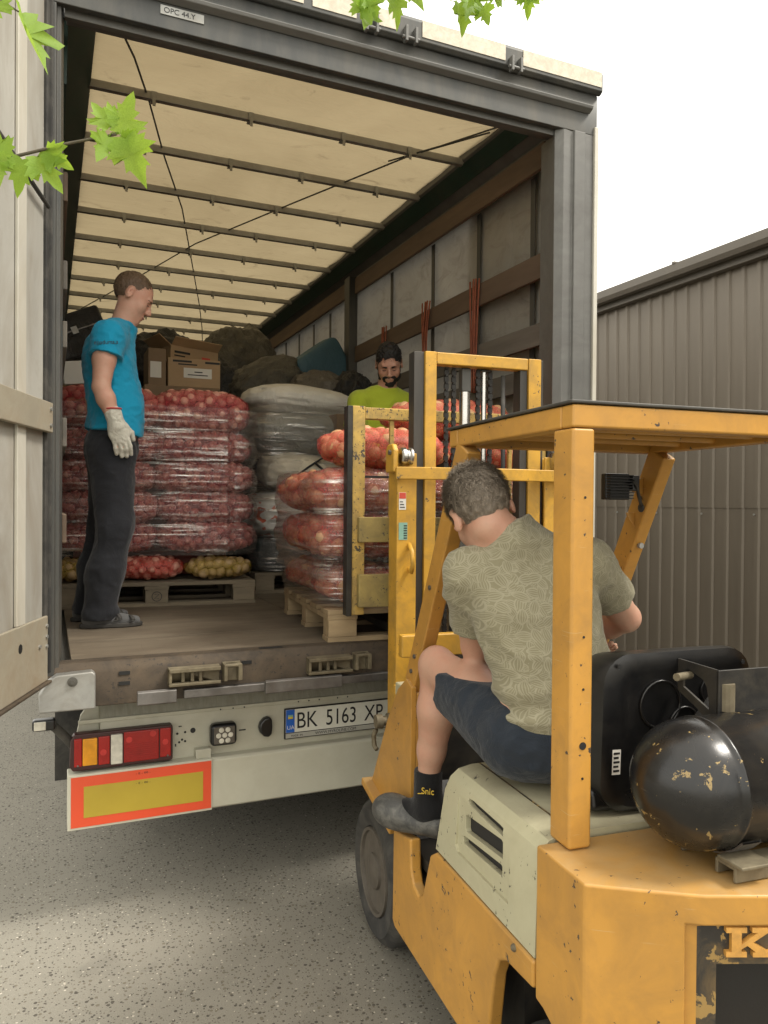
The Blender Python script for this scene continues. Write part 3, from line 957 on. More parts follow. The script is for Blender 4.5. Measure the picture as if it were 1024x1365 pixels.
def boolean_cut(ob, cutters, op='DIFFERENCE'):
    obs = []
    for mb in cutters:
        me = bpy.data.meshes.new('cut')
        me.from_pydata(mb.v, [], mb.f)
        bm = bmesh.new()
        bm.from_mesh(me)
        bmesh.ops.recalc_face_normals(bm, faces=bm.faces)
        bm.to_mesh(me)
        bm.free()
        c = bpy.data.objects.new('cut', me)
        col.objects.link(c)
        c.matrix_world = ob.matrix_world
        obs.append(c)
    par = ob.parent
    ob.parent = None
    saved = [m for m in ob.modifiers]
    for m in saved:
        m.show_viewport = False
        m.show_render = False
    for c in obs:
        m = ob.modifiers.new('b', 'BOOLEAN')
        m.object = c
        m.operation = op
        m.solver = 'EXACT'
    bpy.context.view_layer.update()
    me = bpy.data.meshes.new_from_object(ob.evaluated_get(bpy.context.evaluated_depsgraph_get()))
    for m in list(ob.modifiers):
        if m.type == 'BOOLEAN':
            ob.modifiers.remove(m)
        else:
            m.show_viewport = True
            m.show_render = True
    ob.data = me
    me.name = ob.name
    ob.parent = par
    for c in obs:
        bpy.data.objects.remove(c)
    return ob


# --- chassis side panels
def side_panel(u0, u1):
    poly = [(.065, .585), (.065, .652), (.655, .652), (.705, .622), (.765, .47), (.80, .445), (.85, .46), (.872, .50), (.878, .60), (1.05, .56), (1.055, .24), (1.03, .222), (.33, .222), (.305, .25), (.262, .50), (.235, .555), (.20, .575)]
    return MB().prism(poly[::-1], 'x', u0, u1)


fp('side_panel', side_panel(-.052, -.012), 'forklift_orange', bevel=.009, seg=3)
fp('side_panel', side_panel(.892, .932), 'forklift_orange', bevel=.009, seg=3)
fp('step_inner', MB().box(-.01, .08, .60, 1.05, .30, .46), 'black_steel', bevel=.004)
fp('chassis', MB().box(.06, .82, .30, 1.42, .20, .48), 'black_steel')
fp('cab_floor', MB().box(.0, .88, .62, 1.40, .485, .525), 'black_steel', bevel=.004)
# rear wheel arch inner and counterweight
CW = [(-.05, .058), (-.05, -.138), (.05, -.195), (.16, -.255), (.30, -.30), (.44, -.315), (.58, -.30), (.72, -.255), (.83, -.195), (.93, -.138), (.93, .058)]
cw = fp('counterweight', MB().prism(CW[::-1], 'z', .24, .93), 'forklift_orange')
arch = []
for t in np.linspace(0, math.pi, 13):
    arch.append((.10+.30*math.cos(t), .30+.275*math.sin(t)))
arch = [(.40, .10)]+arch+[(-.20, .10)]
rec = [(u, v) for u, v in ((.128, -.40), (.128, -.223), (.16, -.240), (.30, -.284), (.44, -.299), (.58, -.284), (.72, -.240), (.752, -.223), (.752, -.40))]
cut = [MB().prism(arch, 'x', -.2, .20), MB().prism(arch, 'x', .68, 1.1),
       MB().prism(rec, 'z', .34, .866),
       MB().box(.185, .695, -.5, -.12, .40, .788)]
boolean_cut(cw, cut)
cw.data.materials.clear()
cw.data.materials.append(MAT['forklift_orange'])
cw.data.polygons.foreach_set('use_smooth', [True]*len(cw.data.polygons))
b = cw.modifiers.new('bevel', 'BEVEL')
b.width, b.segments, b.limit_method, b.angle_limit, b.harden_normals = .010, 3, 'ANGLE', RAD(40), True
mk('sooty_panel', (.035, .03, .024), .6, .0, var=.4, vs=9, dirt=(.22, .14, .05), dirt_amt=.75, dirt_s=9, chips=(.30, .19, .06), chip_s=14, chip_t=.60)
ins = [(.134, -.2245), (.16, -.2405), (.30, -.2845), (.44, -.2995), (.58, -.2845), (.72, -.2405), (.746, -.2245)]
ins = ins+[(u, v+.006) for u, v in ins[::-1]]
ip = fp('grille_panel', MB().prism(ins, 'z', .345, .862), 'sooty_panel', cw)
boolean_cut(ip, [MB().box(.192, .688, -.5, -.12, .405, .782)])
fp('radiator', MB().box(.19, .69, -.17, -.125, .40, .785), 'ink', cw)  # painted black so the opening reads as a dark hole
d_ = Vector((.14, -.045, 0)).normalized()
mk('letter_orange', (.62, .32, .07), .5, var=.2, vs=30, dirt=(.2, .12, .05), dirt_amt=.5, dirt_s=40)


def slab_K(m, c0, h, w):
    """slab-serif letter as an extruded outline"""
    n = Vector((d_.y, -d_.x, 0))
    def P(x, z, t):
        return Vector(c0)+d_*x*w+Vector((0, 0, z*h))+n*t
    rects = [[(.0, 0), (.46, 0), (.46, .17), (.34, .17), (.34, .83), (.46, .83), (.46, 1), (0, 1), (0, .83), (.12, .83), (.12, .17), (0, .17)],
             [(.34, .42), (.70, .83), (.58, .83), (.58, 1), (1.0, 1), (1.0, .83), (.93, .83), (.60, .50), (.95, .17), (1.04, .17), (1.04, 0), (.60, 0), (.60, .15), (.66, .17), (.47, .39), (.34, .27)]]
    for poly in rects:
        k = len(poly)
        vs = [P(x, z, 0) for x, z in poly]+[P(x, z, .012) for x, z in poly]
        m.add(vs, [tuple(range(k)), tuple(range(k, 2*k))[::-1]]+[((i+1) % k, i, i+k, (i+1) % k+k) for i in range(k)])
    return m


fp('letter', slab_K(MB(), (.206, -.2555, .803), .060, .092), 'letter_orange', cw)
# --- bonnet
def bonnet():
    prof = [(-.046, .656), (-.040, .86), (-.030, .905), (-.010, .930), (.03, .942), (.86, .942), (.90, .930), (.92, .905), (.93, .86), (.936, .656)]
    front = [.672, .618, .600, .588, .58, .58, .588, .600, .618, .672]
    n = len(prof)
    vs = [(u, .068, z) for u, z in prof]+[(u, f, z) for (u, z), f in zip(prof, front)]
    fs = [tuple(range(n)), tuple(range(n, 2*n))[::-1]]+[((i+1) % n, i, i+n, (i+1) % n+n) for i in range(n)]
    return MB().add(vs, fs)


bn = fp('bonnet', bonnet(), 'cream_paint')
S = lambda pts, a=-.08, b=-.014: MB().prism(pts, 'x', a, b)
slots = [[(.250, .866), (.252, .887), (.270, .889), (.436, .891), (.460, .888), (.462, .879), (.440, .872)],
         [(.250, .809), (.250, .852), (.258, .856), (.470, .838), (.476, .832), (.476, .796), (.470, .790)],
         [(.252, .762), (.252, .788), (.258, .791), (.484, .772), (.492, .768), (.490, .752), (.484, .750)]]
boolean_cut(bn, [S([(.205, .715), (.205, .886), (.225, .902), (.50, .903), (.52, .885), (.53, .73), (.515, .712)], -.08, -.036)]+[S(p) for p in slots])
bn.data.materials.clear()
bn.data.materials.append(MAT['cream_paint'])
bn.data.polygons.foreach_set('use_smooth', [True]*len(bn.data.polygons))
b = bn.modifiers.new('bevel', 'BEVEL')
b.width, b.segments, b.limit_method, b.angle_limit, b.harden_normals = .006, 3, 'ANGLE', RAD(24), True
for p in slots:
    c = np.mean(p, axis=0)
    q = [tuple(c+(np.array(a)-c)*.985) for a in p]
    fp('slot_shade', MB().prism(q, 'x', -.0205, -.0145), 'ink', bn)  # black backing plate stands in for the darkness inside each slot
fp('bonnet_seam', MB().prism([(.072, .9435), (.575, .9435), (.575, .9450), (.072, .9450)], 'x', .052, .056), 'sooty_panel', bn)
fp('latch_knob', MB().sphere((-.052, .155, .635), .010, 8, 6), 'latch_dirty')

# --- overhead guard
pil = fp('rear_pillar', MB().box(0, .060, 0, .085, .932, 1.899), 'forklift_orange', bevel=.008, seg=3)
for z, r in ((1.17, .009), (1.30, .003), (1.095, .003), (1.42, .003), (1.74, .003)):
    fp('bolt_hole', MB().cyl((.034, .0005, z), (.034, -.0012, z), r, n=16), 'ink', pil)
fp('rear_pillar', MB().box(.695, .755, 0, .085, .932, 1.899), 'forklift_orange', bevel=.008, seg=3)
fp('guard_beam', MB().box(0, .755, 0, .05, 1.900, 1.953), 'forklift_orange', bevel=.006, seg=3)
fp('guard_beam', MB().box(0, .05, .051, .64, 1.900, 1.953), 'forklift_orange', bevel=.006, seg=3)
fp('guard_beam', MB().box(.705, .755, .051, .64, 1.900, 1.953), 'forklift_orange', bevel=.006, seg=3)
fp('guard_beam', MB().box(0, .755, .641, .70, 1.900, 1.953), 'forklift_orange', bevel=.006, seg=3)
for v in (.20, .35, .50):
    fp('guard_bar', MB().cyl((.05, v, 1.925), (.705, v, 1.925), .014, n=10), 'forklift_orange', smooth=True, auto=40)
fp('guard_gusset', MB().prism([(.05, .052), (.12, .052), (.05, .14)], 'z', 1.905, 1.915), 'forklift_orange', bevel=.002)
fp('guard_gusset', MB().prism([(.635, .052), (.705, .052), (.705, .14)], 'z', 1.905, 1.915), 'forklift_orange', bevel=.002)
mk('roof_plate', (.045, .042, .036), .6, var=.3, dirt=(.12, .11, .09), dirt_amt=.5)
fp('roof_plate', MB().box(-.006, .761, -.004, .715, 1.9545, 1.9625), 'roof_plate', bevel=.003)
for u in (.0, .705):
    ap = fp('front_pillar', MB().beam((u+.025, .605, 1.898), (u+.025, 1.045, 1.075), .05, .085, (0, 1, 0)), 'forklift_orange', bevel=.007, seg=3)
    for t in (.18, .55, .86, .93):
        p = Vector((u, .605+t*.44, 1.898-t*.823))
        fp('bolt', MB().cyl(p, p+Vector((-.006, 0, 0)), .008, n=8), 'steel_dull', ap)
# side cowl plates that carry the front pillars
for u in (-.012, .745):
    cp = fp('cowl_plate', MB().prism([(1.125, 1.045), (1.24, .90), (1.43, .60), (1.40, .565), (1.19, .55), (.99, .60), (.985, .80), (.985, 1.08), (1.04, 1.10)], 'x', u, u+.02), 'forklift_orange', bevel=.003)
    fp('fender_lip', MB().beam((u-.012, 1.45, .60), (u-.012, 1.10, .535), .05, .03), 'forklift_orange', cp, bevel=.006)
    fp('cowl_edge', MB().box(u+.021, u+.05, .985, 1.01, .58, 1.06), 'forklift_orange', cp, bevel=.003)
fp('dash_beam', MB().box(.03, .83, 1.20, 1.24, 1.14, 1.225), 'mast_yellow', bevel=.006)
fp('dash_panel', MB().box(.009, .85, 1.215, 1.235, .90, 1.035), 'mast_yellow', bevel=.005)
fp('dash_tab', MB().box(.0092, .16, 1.13, 1.214, 1.00, 1.05), 'cream_paint', bevel=.006)
fp('toe_board', MB().prism([(1.02, .527), (1.20, .66), (1.20, .89), (1.212, .89), (1.212, .64), (1.03, .527)], 'x', .03, .83), 'black_steel')
for u in (.16, .30, .55):
    pd = fp('pedal', MB().prism([(1.00, .66), (1.055, .72), (1.045, .73), (.99, .668)], 'x', u, u+.075), 'rubber', bevel=.003)
    for q in range(4):
        fp('tread', MB().box(u+.006+q*.017, u+.014+q*.017, .985+.012, 1.04, .672+.026, .684+.026), 'black_plastic', pd)
    fp('pedal_arm', MB().cyl((u+.037, 1.03, .69), (u+.037, 1.14, .66), .008), 'black_steel', pd)
fp('steering_column', MB().cyl((.44, 1.17, .78), (.44, .92, 1.10), .03), 'black_plastic', smooth=True, auto=40)
swc, swn = Vector((.44, .905, 1.12)), Vector((0, -.60, .80)).normalized()
e1 = Vector((1, 0, 0))
e2 = swn.cross(e1)
ring = [swc+(e1*math.cos(t)+e2*math.sin(t))*.155 for t in np.linspace(0, 2*math.pi, 33)]
sw = fp('steering_wheel', MB().tube(ring, .012, 8, False), 'black_plastic', smooth=True)
for t in (0, 2.09, 4.19):
    fp('spoke', MB().cyl(swc, swc+(e1*math.cos(t)+e2*math.sin(t))*.15, .009), 'black_plastic', sw)
for u in (.60, .66, .72):
    lv = fp('lever', MB().tube([(u, 1.12, .9), (u, 1.04, 1.10), (u, .98, 1.18)], .007, 6), 'steel_dull', smooth=True)
    fp('knob', MB().sphere((u, .975, 1.19), .018), 'black_plastic', lv, smooth=True)

# --- mast
def rail(u0, u1, v0, v1, z0, z1, mouth):
    """channel section; mouth = +1 opens to the right"""
    t = .014
    if mouth > 0:
        poly = [(u0, v0), (u1, v0), (u1, v0+t), (u0+t, v0+t), (u0+t, v1-t), (u1, v1-t), (u1, v1), (u0, v1)]
    else:
        poly = [(u0, v0), (u1, v0), (u1, v1), (u0, v1), (u0, v1-t), (u1-t, v1-t), (u1-t, v0+t), (u0, v0+t)]
    return MB().prism(poly, 'z', z0, z1)


for sgn_, a in ((1, .078), (-1, .84-.085)):
    orl = fp('outer_rail', rail(a, a+.085, 1.40, 1.50, .18, 1.93, sgn_), 'mast_yellow', bevel=.004)
    if sgn_ > 0:
        fp('sticker', MB().box(.086, .116, 1.3985, 1.3993, 1.70, 1.77), 'white_paper', orl)
        fp('sticker', MB().box(.087, .115, 1.3975, 1.3983, 1.745, 1.769), 'sticker_red', orl)
        for q in range(3):
            fp('print', MB().box(.090, .111-.004*q, 1.3975, 1.3983, 1.708+q*.011, 1.712+q*.011), 'ink', orl)
        fp('sticker', MB().box(.086, .123, 1.3985, 1.3993, 1.578, 1.648), 'sticker_green', orl)
        for q in range(6):
            fp('print', MB().box(.107, .121, 1.3975, 1.3983, 1.583+q*.010, 1.5875+q*.010), 'ink', orl)
        fp('hose_hook', MB().tube([(.13, 1.396, 1.56), (.13, 1.36, 1.53), (.13, 1.35, 1.48), (.13, 1.37, 1.45), (.13, 1.396, 1.46)], .010, 8), 'mast_yellow', orl, smooth=True)
for sgn_, a in ((1, .172), (-1, .668)):
    fp('inner_rail', rail(a+(.030 if sgn_ > 0 else .012), a+(.080 if sgn_ > 0 else .072), 1.412, 1.49, .95, 2.352, sgn_), 'mast_yellow', bevel=.003)
mk('rail_dark', (.06, .057, .052), .45, .5, var=.4, vs=8, dirt=(.12, .10, .08), dirt_amt=.5, dirt_s=9, stretch=(1, 1, .15))
for sgn_, a in ((.157, .201), (.741, .757), (.645, .679)):
    fp('wear_strip', MB().box(sgn_, a, 1.425, 1.488, .95, 2.35), 'rail_dark', bevel=.002)
fp('mast_top_beam', MB().box(.253, .679, 1.415, 1.47, 2.302, 2.352), 'mast_yellow', bevel=.005)
# outer mast crown: bowed cross bar and roller ears
cb = []
for t in np.linspace(0, 1, 11):
    cb.append((.06+.79*t, 1.375-.05*math.sin(math.pi*t), 0))
m = MB()
n = len(cb)
vs = [(x, y, z) for z in (1.822, 1.872) for x, y, _ in cb]+[(x, y-.014, z) for z in (1.822, 1.872) for x, y, _ in cb]
fs = []
for i in range(n-1):
    fs += [(i, i+1, n+i+1, n+i), (2*n+i, 3*n+i, 3*n+i+1, 2*n+i+1), (n+i, n+i+1, 3*n+i+1, 3*n+i), (i+1, i, 2*n+i, 2*n+i+1)]
fs += [(0, n, 3*n, 2*n), (n-1, 3*n-1-0, 4*n-1, 2*n-1)]
fs[-1] = (n-1, 3*n-1, 4*n-1, 2*n-1)
m.add(vs, fs)
fp('mast_cross_bar', m, 'mast_yellow', bevel=.004)
for u, s in ((.062, 1), (.85, -1)):
    ear = fp('roller_ear', MB().prism([(1.37, 1.85), (1.47, 1.85), (1.47, 1.94), (1.45, 1.965), (1.39, 1.965), (1.37, 1.94)], 'x', u-.012, u+.012), 'mast_yellow', bevel=.008)
    roll = fp('roller', MB().lathe([(.008, 0), (.03, .002), (.036, .008), (.036, .022), (.030, .028), (.030, .036), (.036, .042), (.036, .05), (.01, .054)], (u+s*.02, 1.385, 1.915), (s, 0, 0), 20), 'steel_bright', smooth=True, auto=35)
    fp('pin', MB().cyl((u-s*.022, 1.40, 1.93), (u-s*.012, 1.40, 1.93), .010, n=6), 'steel_dull', ear)
for z in (.30, .90):
    fp('mast_cross_member', MB().box(.156, .754, 1.49, 1.52, z, z+.11), 'mast_yellow', bevel=.004)
for u, r, ztop, mm in ((.405, .024, 2.20, 'steel_bright'), (.494, .012, 2.29, 'steel_bright')):
    cy = fp('lift_cylinder', MB().cyl((u, 1.47, .3), (u, 1.47, 1.62 if r > .02 else 1.5), r+.014, n=20), 'frame_dark', smooth=True, auto=40)
    fp('piston_rod', MB().cyl((u, 1.47, 1.5), (u, 1.47, ztop), r, n=20), mm, cy, smooth=True, auto=40)
    fp('rod_head', MB().box(u-.022, u+.022, 1.45, 1.49, ztop, 2.301), 'frame_dark', cy, bevel=.006)
for u in (.318, .352, .465, .522):
    m = MB()
    z = .95
    while z < 2.29:
        m.box(u-.010, u+.010, 1.462, 1.472, z, z+.020)
        m.box(u-.006, u+.006, 1.458, 1.476, z+.021, z+.029)
        z += .030
    tag(fp('lift_chain', m, 'chain_steel'), kind='stuff')
fp('hydraulic_hose', MB().tube([(.58, 1.46, 2.28), (.585, 1.46, 1.8), (.58, 1.47, 1.2), (.57, 1.46, .6)], .010, 8), 'rubber', smooth=True)
fp('tilt_lug', MB().lathe([(.012, 0), (.028, .004), (.03, .03), (.02, .034), (.02, .05), (.03, .054), (.03, .075), (.01, .08)], (.0, 1.43, .84), (1, 0, 0), 16), 'latch_dirty', smooth=True, auto=40)
fp('tow_hook', MB().tube([(.012, 1.45, .80), (.012, 1.478, .77), (.012, 1.47, .73), (.012, 1.44, .725)], .010, 8), 'latch_dirty', smooth=True)

# --- carriage, load backrest, forks
for z0, z1 in ((1.555, 1.665), (1.272, 1.415)):
    fp('carriage_plate', MB().box(.0, .93, 1.665, 1.70, z0, z1), 'worn_olive', bevel=.004)
for u in (.17, .70):
    fp('carriage_stile', MB().box(u, u+.07, 1.60, 1.664, 1.30, 1.74), 'worn_olive', bevel=.004)
for u0, u1, m in ((-.048, -.024, 'black_steel'), (.938, .962, 'black_steel')):
    fp('backrest_edge', MB().box(u0, u1, 1.690, 1.752, 1.232, 2.150), m, bevel=.003)
for u0, u1 in ((-.0235, .036), (.878, .9375)):
    fp('backrest_upright', MB().box(u0, u1, 1.701, 1.75, 1.235, 2.152), 'worn_yellow', bevel=.004)
fp('backrest_top', MB().box(.0365, .8775, 1.705, 1.745, 2.096, 2.148), 'worn_yellow', bevel=.004)
fp('backrest_rail', MB().box(.0365, .8775, 1.725, 1.735, 1.838, 1.848), 'black_steel')
for u in (.155, .355, .555, .745):
    fp('backrest_bar', MB().box(u, u+.02, 1.715, 1.735, 1.666, 2.0955), 'worn_yellow', bevel=.003)
for u in (.20, .62):
    fp('fork', MB().prism([(1.701, 1.66), (1.701, 1.145), (1.72, 1.125), (2.72, 1.14), (2.74, 1.15), (1.755, 1.172), (1.738, 1.19), (1.738, 1.66)], 'x', u, u+.10), 'black_steel', bevel=.004)

# --- wheels
for u, s in ((-.03, 1), (.94, -1)):
    wheel(FK, (u, 1.345, .275), (s, 0, 0), .275, .20, .60, local=True)
for u, s in ((.01, 1), (.87, -1)):
    wheel(FK, (u, .08, .22), (s, 0, 0), .22, .15, .55, local=True)

# --- seat
def rounded_poly(x0, x1, z0, z1, r, n=5):
    P = []
    for cx, cz, a0 in ((x1-r, z1-r, 0), (x0+r, z1-r, 90), (x0+r, z0+r, 180), (x1-r, z0+r, 270)):
        for k in range(n+1):
            a = RAD(a0+90*k/n)
            P.append((cx+r*math.cos(a), cz+r*math.sin(a)))
    return P


sb_ = MB()
rings = [(.10, .170, .600, .955, 1.352, .075), (.085, .178, .592, .955, 1.345, .075), (.075, .20, .575, .965, 1.32, .07)]
rings = [(.215, .155, .620, .96, 1.335, .08), (.13, .150, .622, .955, 1.352, .075), (.098, .160, .612, .952, 1.352, .075), (.088, .190, .585, .965, 1.325, .06), (.094, .21, .565, .985, 1.305, .05)]
N = None
vs, fs = [], []
for v, x0, x1, z0, z1, r in rings:
    P = rounded_poly(x0, x1, z0, z1, r)
    N = len(P)
    vs += [(x, v+.07*(1.35-z)*.6, z) for x, z in P]
for j in range(len(rings)-1):
    for i in range(N):
        fs.append((j*N+i, (j+1)*N+i, (j+1)*N+(i+1) % N, j*N+(i+1) % N))
fs.append(tuple(range((len(rings)-1)*N, len(rings)*N))[::-1])
fs.append(tuple(range(N)))
sbk = fp('seat_back', sb_.add(vs, fs), 'black_plastic', smooth=True, auto=38)
for c0, r0 in (((.325, 1.22), .060), ((.40, 1.165), .042), ((.485, 1.245), .035)):
    pts = [(c0[0]+r0*math.cos(t), .0905+.07*(1.35-c0[1]-r0*math.sin(t))*.6, c0[1]+r0*math.sin(t)) for t in np.linspace(0, 2*math.pi, 25)]
    fp('moulded_ring', MB().tube(pts, .0035, 6, False), 'black_plastic', sbk, smooth=True)
fp('moulded_rib', MB().tube([(.215, .110, 1.30), (.235, .111, 1.22), (.232, .116, 1.12), (.21, .122, 1.02), (.235, .125, .99), (.30, .124, .985)], .005, 6), 'black_plastic', sbk, smooth=True)
lb = fp('seat_label', MB().add([(.182, .1015+.07*.24*.6-.012, 1.118), (.205, .1015+.07*.24*.6-.014, 1.118), (.205, .1015+.07*.30*.6-.014, 1.055), (.182, .1015+.07*.30*.6-.012, 1.055)], [(0, 1, 2, 3)]), 'white_paper', sbk)
lb.location.y = -.006
for q in range(5):
    z = 1.062+q*.011
    y = .0985+.07*(1.35-z)*.6-.0135
    fp('print', MB().box(.185, .202-.003*(q % 2), y-.0035, y-.0015, z, z+.005), 'ink', sbk)
for u, z in ((.195, 1.325), (.575, 1.315)):
    fp('bolt_hole', MB().cyl((u, .0875, z), (u, .084, z), .006, n=10), 'ink', sbk)
fp('seat_cushion', MB().prism([(.12, .952), (.55, .952), (.565, .985), (.55, 1.02), (.30, 1.005), (.13, 1.01)], 'x', .14, .66), 'black_plastic', bevel=.02, seg=3)

# --- gas tank on its cradle
tk_c = Vector((.112, -.115, 1.103))
R_ = .142
prof = []
for t in np.linspace(0.03, math.pi/2, 10):
    prof.append((R_*math.sin(t), .135*(1-math.cos(t))))
prof += [(R_, .150), (R_+.003, .153), (R_+.003, .161), (R_, .164), (R_, .56), (R_+.003, .563), (R_+.003, .571), (R_, .574)]
for t in np.linspace(math.pi/2, 0.03, 10):
    prof.append((R_*math.sin(t), .72-.135*(1-math.cos(t))))
tk = fp('gas_tank', MB().lathe(prof, tk_c, (1, 0, 0), 40), 'tank_black', smooth=True, auto=50)
for u in (.30, .62):
    pts = [(u, -.115+(R_+.004)*math.sin(t), 1.103-(R_+.004)*math.cos(t)) for t in np.linspace(-.9, .9, 9)]
    m = MB()
    vs = [(u+d, y, z) for d in (-.025, .025) for _, y, z in pts]+[(u+d, y*1.0+(y+.115)*.03, z-.004) for d in (-.025, .025) for _, y, z in pts]
    k_ = len(pts)
    fs = []
    for i in range(k_-1):
        fs += [(i, i+1, k_+i+1, k_+i), (2*k_+i, 3*k_+i, 3*k_+i+1, 2*k_+i+1), (i, 2*k_+i, 2*k_+i+1, i+1), (k_+i, k_+i+1, 3*k_+i+1, 3*k_+i)]
    m.add(vs, fs)
    fp('tank_strap', m, 'steel_dull', tk)
for v in (-.21, -.05):
    fp('tank_cradle', MB().prism([(v-.03, .933), (v-.022, .933), (v-.022, .958), (v+.022, .958), (v+.022, .933), (v+.03, .933), (v+.03, .966), (v-.03, .966)], 'x', .25, .70), 'latch_dirty', bevel=.002)
fp('cradle_foot', MB().box(.245, .33, -.262, -.19, .9675, .976), 'latch_dirty', bevel=.003)
vb = fp('valve_guard', MB().box(.372, .82, -.052, -.046, 1.205, 1.333), 'black_steel', bevel=.002)
m = MB()
sp = [(-.045, 1.333), (-.045, 1.185), (.02, 1.225), (.09, 1.255), (.09, 1.335)]
m.prism(sp, 'x', .372, .378)
gs = fp('guard_side', m, 'black_steel', vb)
boolean_cut(gs, [MB().prism([(-.02, 1.25), (-.02, 1.232), (.07, 1.268), (.07, 1.31), (.05, 1.315), (.0, 1.30), (-.012, 1.285)], 'x', .3, .45)])
fp('valve', MB().cyl((.372, .045, 1.302), (.31, .02, 1.306), .0095, n=10), 'latch_dirty', vb, smooth=True, auto=40)
fp('valve_neck', MB().cyl((.40, -.045, 1.235), (.40, -.045, 1.30), .02, n=12), 'latch_dirty', tk)
fp('fuel_hose', MB().tube([(.45, .03, 1.27), (.40, .06, 1.18), (.35, .06, 1.0), (.36, .07, .94)], .009, 8), 'rubber', smooth=True)

# --- work lamp on the right front pillar
wkl = fp('work_lamp', MB().box(.545, .640, .655, .685, 1.742, 1.830), 'black_plastic', bevel=.005)
for q in range(9):
    fp('cooling_fin', MB().box(.547, .638, .632, .6545, 1.746+q*.0094, 1.7492+q*.0094), 'black_plastic', wkl)
fp('lamp_glass', MB().box(.553, .632, .6855, .690, 1.750, 1.822), 'lens_clear', wkl)
fp('lamp_bracket', MB().box(.6405, .668, .640, .672, 1.772, 1.824), 'black_plastic', wkl, bevel=.004)
fp('pillar_tab', MB().prism([(.660, 1.772), (.712, 1.758), (.712, 1.818), (.660, 1.812)], 'y', .672, .680), 'forklift_orange', bevel=.003)
fp('pillar_tab', MB().prism([(.678, 1.682), (.712, 1.64), (.712, 1.70), (.672, 1.70)], 'y', .715, .723), 'forklift_orange', bevel=.003)
fp('lamp_cable', MB().tube([(.635, .632, 1.806), (.652, .635, 1.79), (.675, .655, 1.755), (.703, .675, 1.718)], .0055, 8), 'rubber', wkl, smooth=True)
fp('grommet', MB().lathe([(.010, 0), (.015, .002), (.015, .006), (.01, .008)], (.7045, .676, 1.716), (-1, 0, 0), 12), 'rubber', wkl)
fp('pillar_bolt', MB().cyl((.73, .722, 1.585), (.73, .708, 1.585), .010, n=10), 'galvanised')
# ================================================================== cargo
CAMP = np.array([0, 0, CAM_H])


def net_mat(name, c, f0, f1):
    t = NT(name)
    n = t.noise(34, 3, .6, .5)
    w = t.noise(150, 2, .5, .2)
    fac = t.math('ADD', t.math('MULTIPLY', t.ramp(n, .35, .65), f1-f0), f0)
    fac = t.math('ADD', fac, t.math('MULTIPLY', t.math('SUBTRACT', w, .5), .5))
    d = t.pbr(t.mix(w, tint(c, .7), tint(c, 1.25)), .5, 0, None, .4)
    tr = t.n('ShaderNodeBsdfTransparent')
    x = t.n('ShaderNodeMixShader')
    t.L(fac, x.inputs[0])
    t.L(tr.outputs[0], x.inputs[1])
    t.L(d, x.inputs[2])
    return t.done(x.outputs[0])


MAT['net_red'] = net_mat('net_red', (.62, .075, .055), .28, .58)
MAT['net_dull'] = net_mat('net_dull', (.46, .045, .055), .28, .56)
MAT['net_orange'] = net_mat('net_orange', (.74, .13, .10), .30, .60)
MAT['net_yellow'] = net_mat('net_yellow', (.52, .36, .05), .18, .42)


def tuber_mat(name, a, b, c):
    t = NT(name)
    oi = t.n('ShaderNodeObjectInfo')
    n = t.noise(40, 4, .6, .4)
    base = t.mix(oi.outputs['Random'], a, b)
    base = t.mix(t.ramp(n, .45, .75), base, c)
    return t.done(t.pbr(base, .48, 0, t.bump(n, .2, .003), .45))


MAT['onion'] = tuber_mat('onion', (.54, .30, .14), (.68, .42, .22), (.46, .19, .09))
MAT['potato'] = tuber_mat('potato', (.40, .27, .13), (.50, .35, .18), (.26, .16, .08))
MAT['potato_red'] = tuber_mat('potato_red', (.58, .27, .20), (.66, .36, .26), (.42, .12, .09))


def lump_mesh(name, seed, sub=1, sy=1.0, m=None, tip=0):
    bm = bmesh.new()
    bmesh.ops.create_icosphere(bm, subdivisions=sub, radius=1)
    for v in bm.verts:
        k = 1+.09*vnoise(np.array([v.co]), 1.3, seed)[0]
        v.co *= k
        v.co.z *= sy
        if tip and v.co.z > .75:
            v.co.z += tip
    me = bpy.data.meshes.new(name)
    bm.to_mesh(me)
    bm.free()
    me.polygons.foreach_set('use_smooth', [True]*len(me.polygons))
    if m:
        me.materials.append(MAT[m])
    return me


TUB = {'onion': [lump_mesh('onion', i, 2, .9, 'onion', .18) for i in range(3)],
       'potato': [lump_mesh('potato', 10+i, 2, 1.25, 'potato') for i in range(3)],
       'potato_red': [lump_mesh('potato', 20+i, 2, 1.2, 'potato_red') for i in range(3)]}
ICO = [lump_mesh('ico', 30+i, 1, 1.1) for i in range(3)]
ICOV = [(np.array([v.co[:] for v in me.vertices]), [tuple(p.vertices) for p in me.polygons]) for me in ICO]


def sup(d, a, b, c, p=3.2):
    """distance along unit directions d to a superellipsoid"""
    q = (np.abs(d[:, 0]/a)**p+np.abs(d[:, 1]/b)**p+np.abs(d[:, 2]/c)**p)**(-1/p)
    return d*q[:, None]


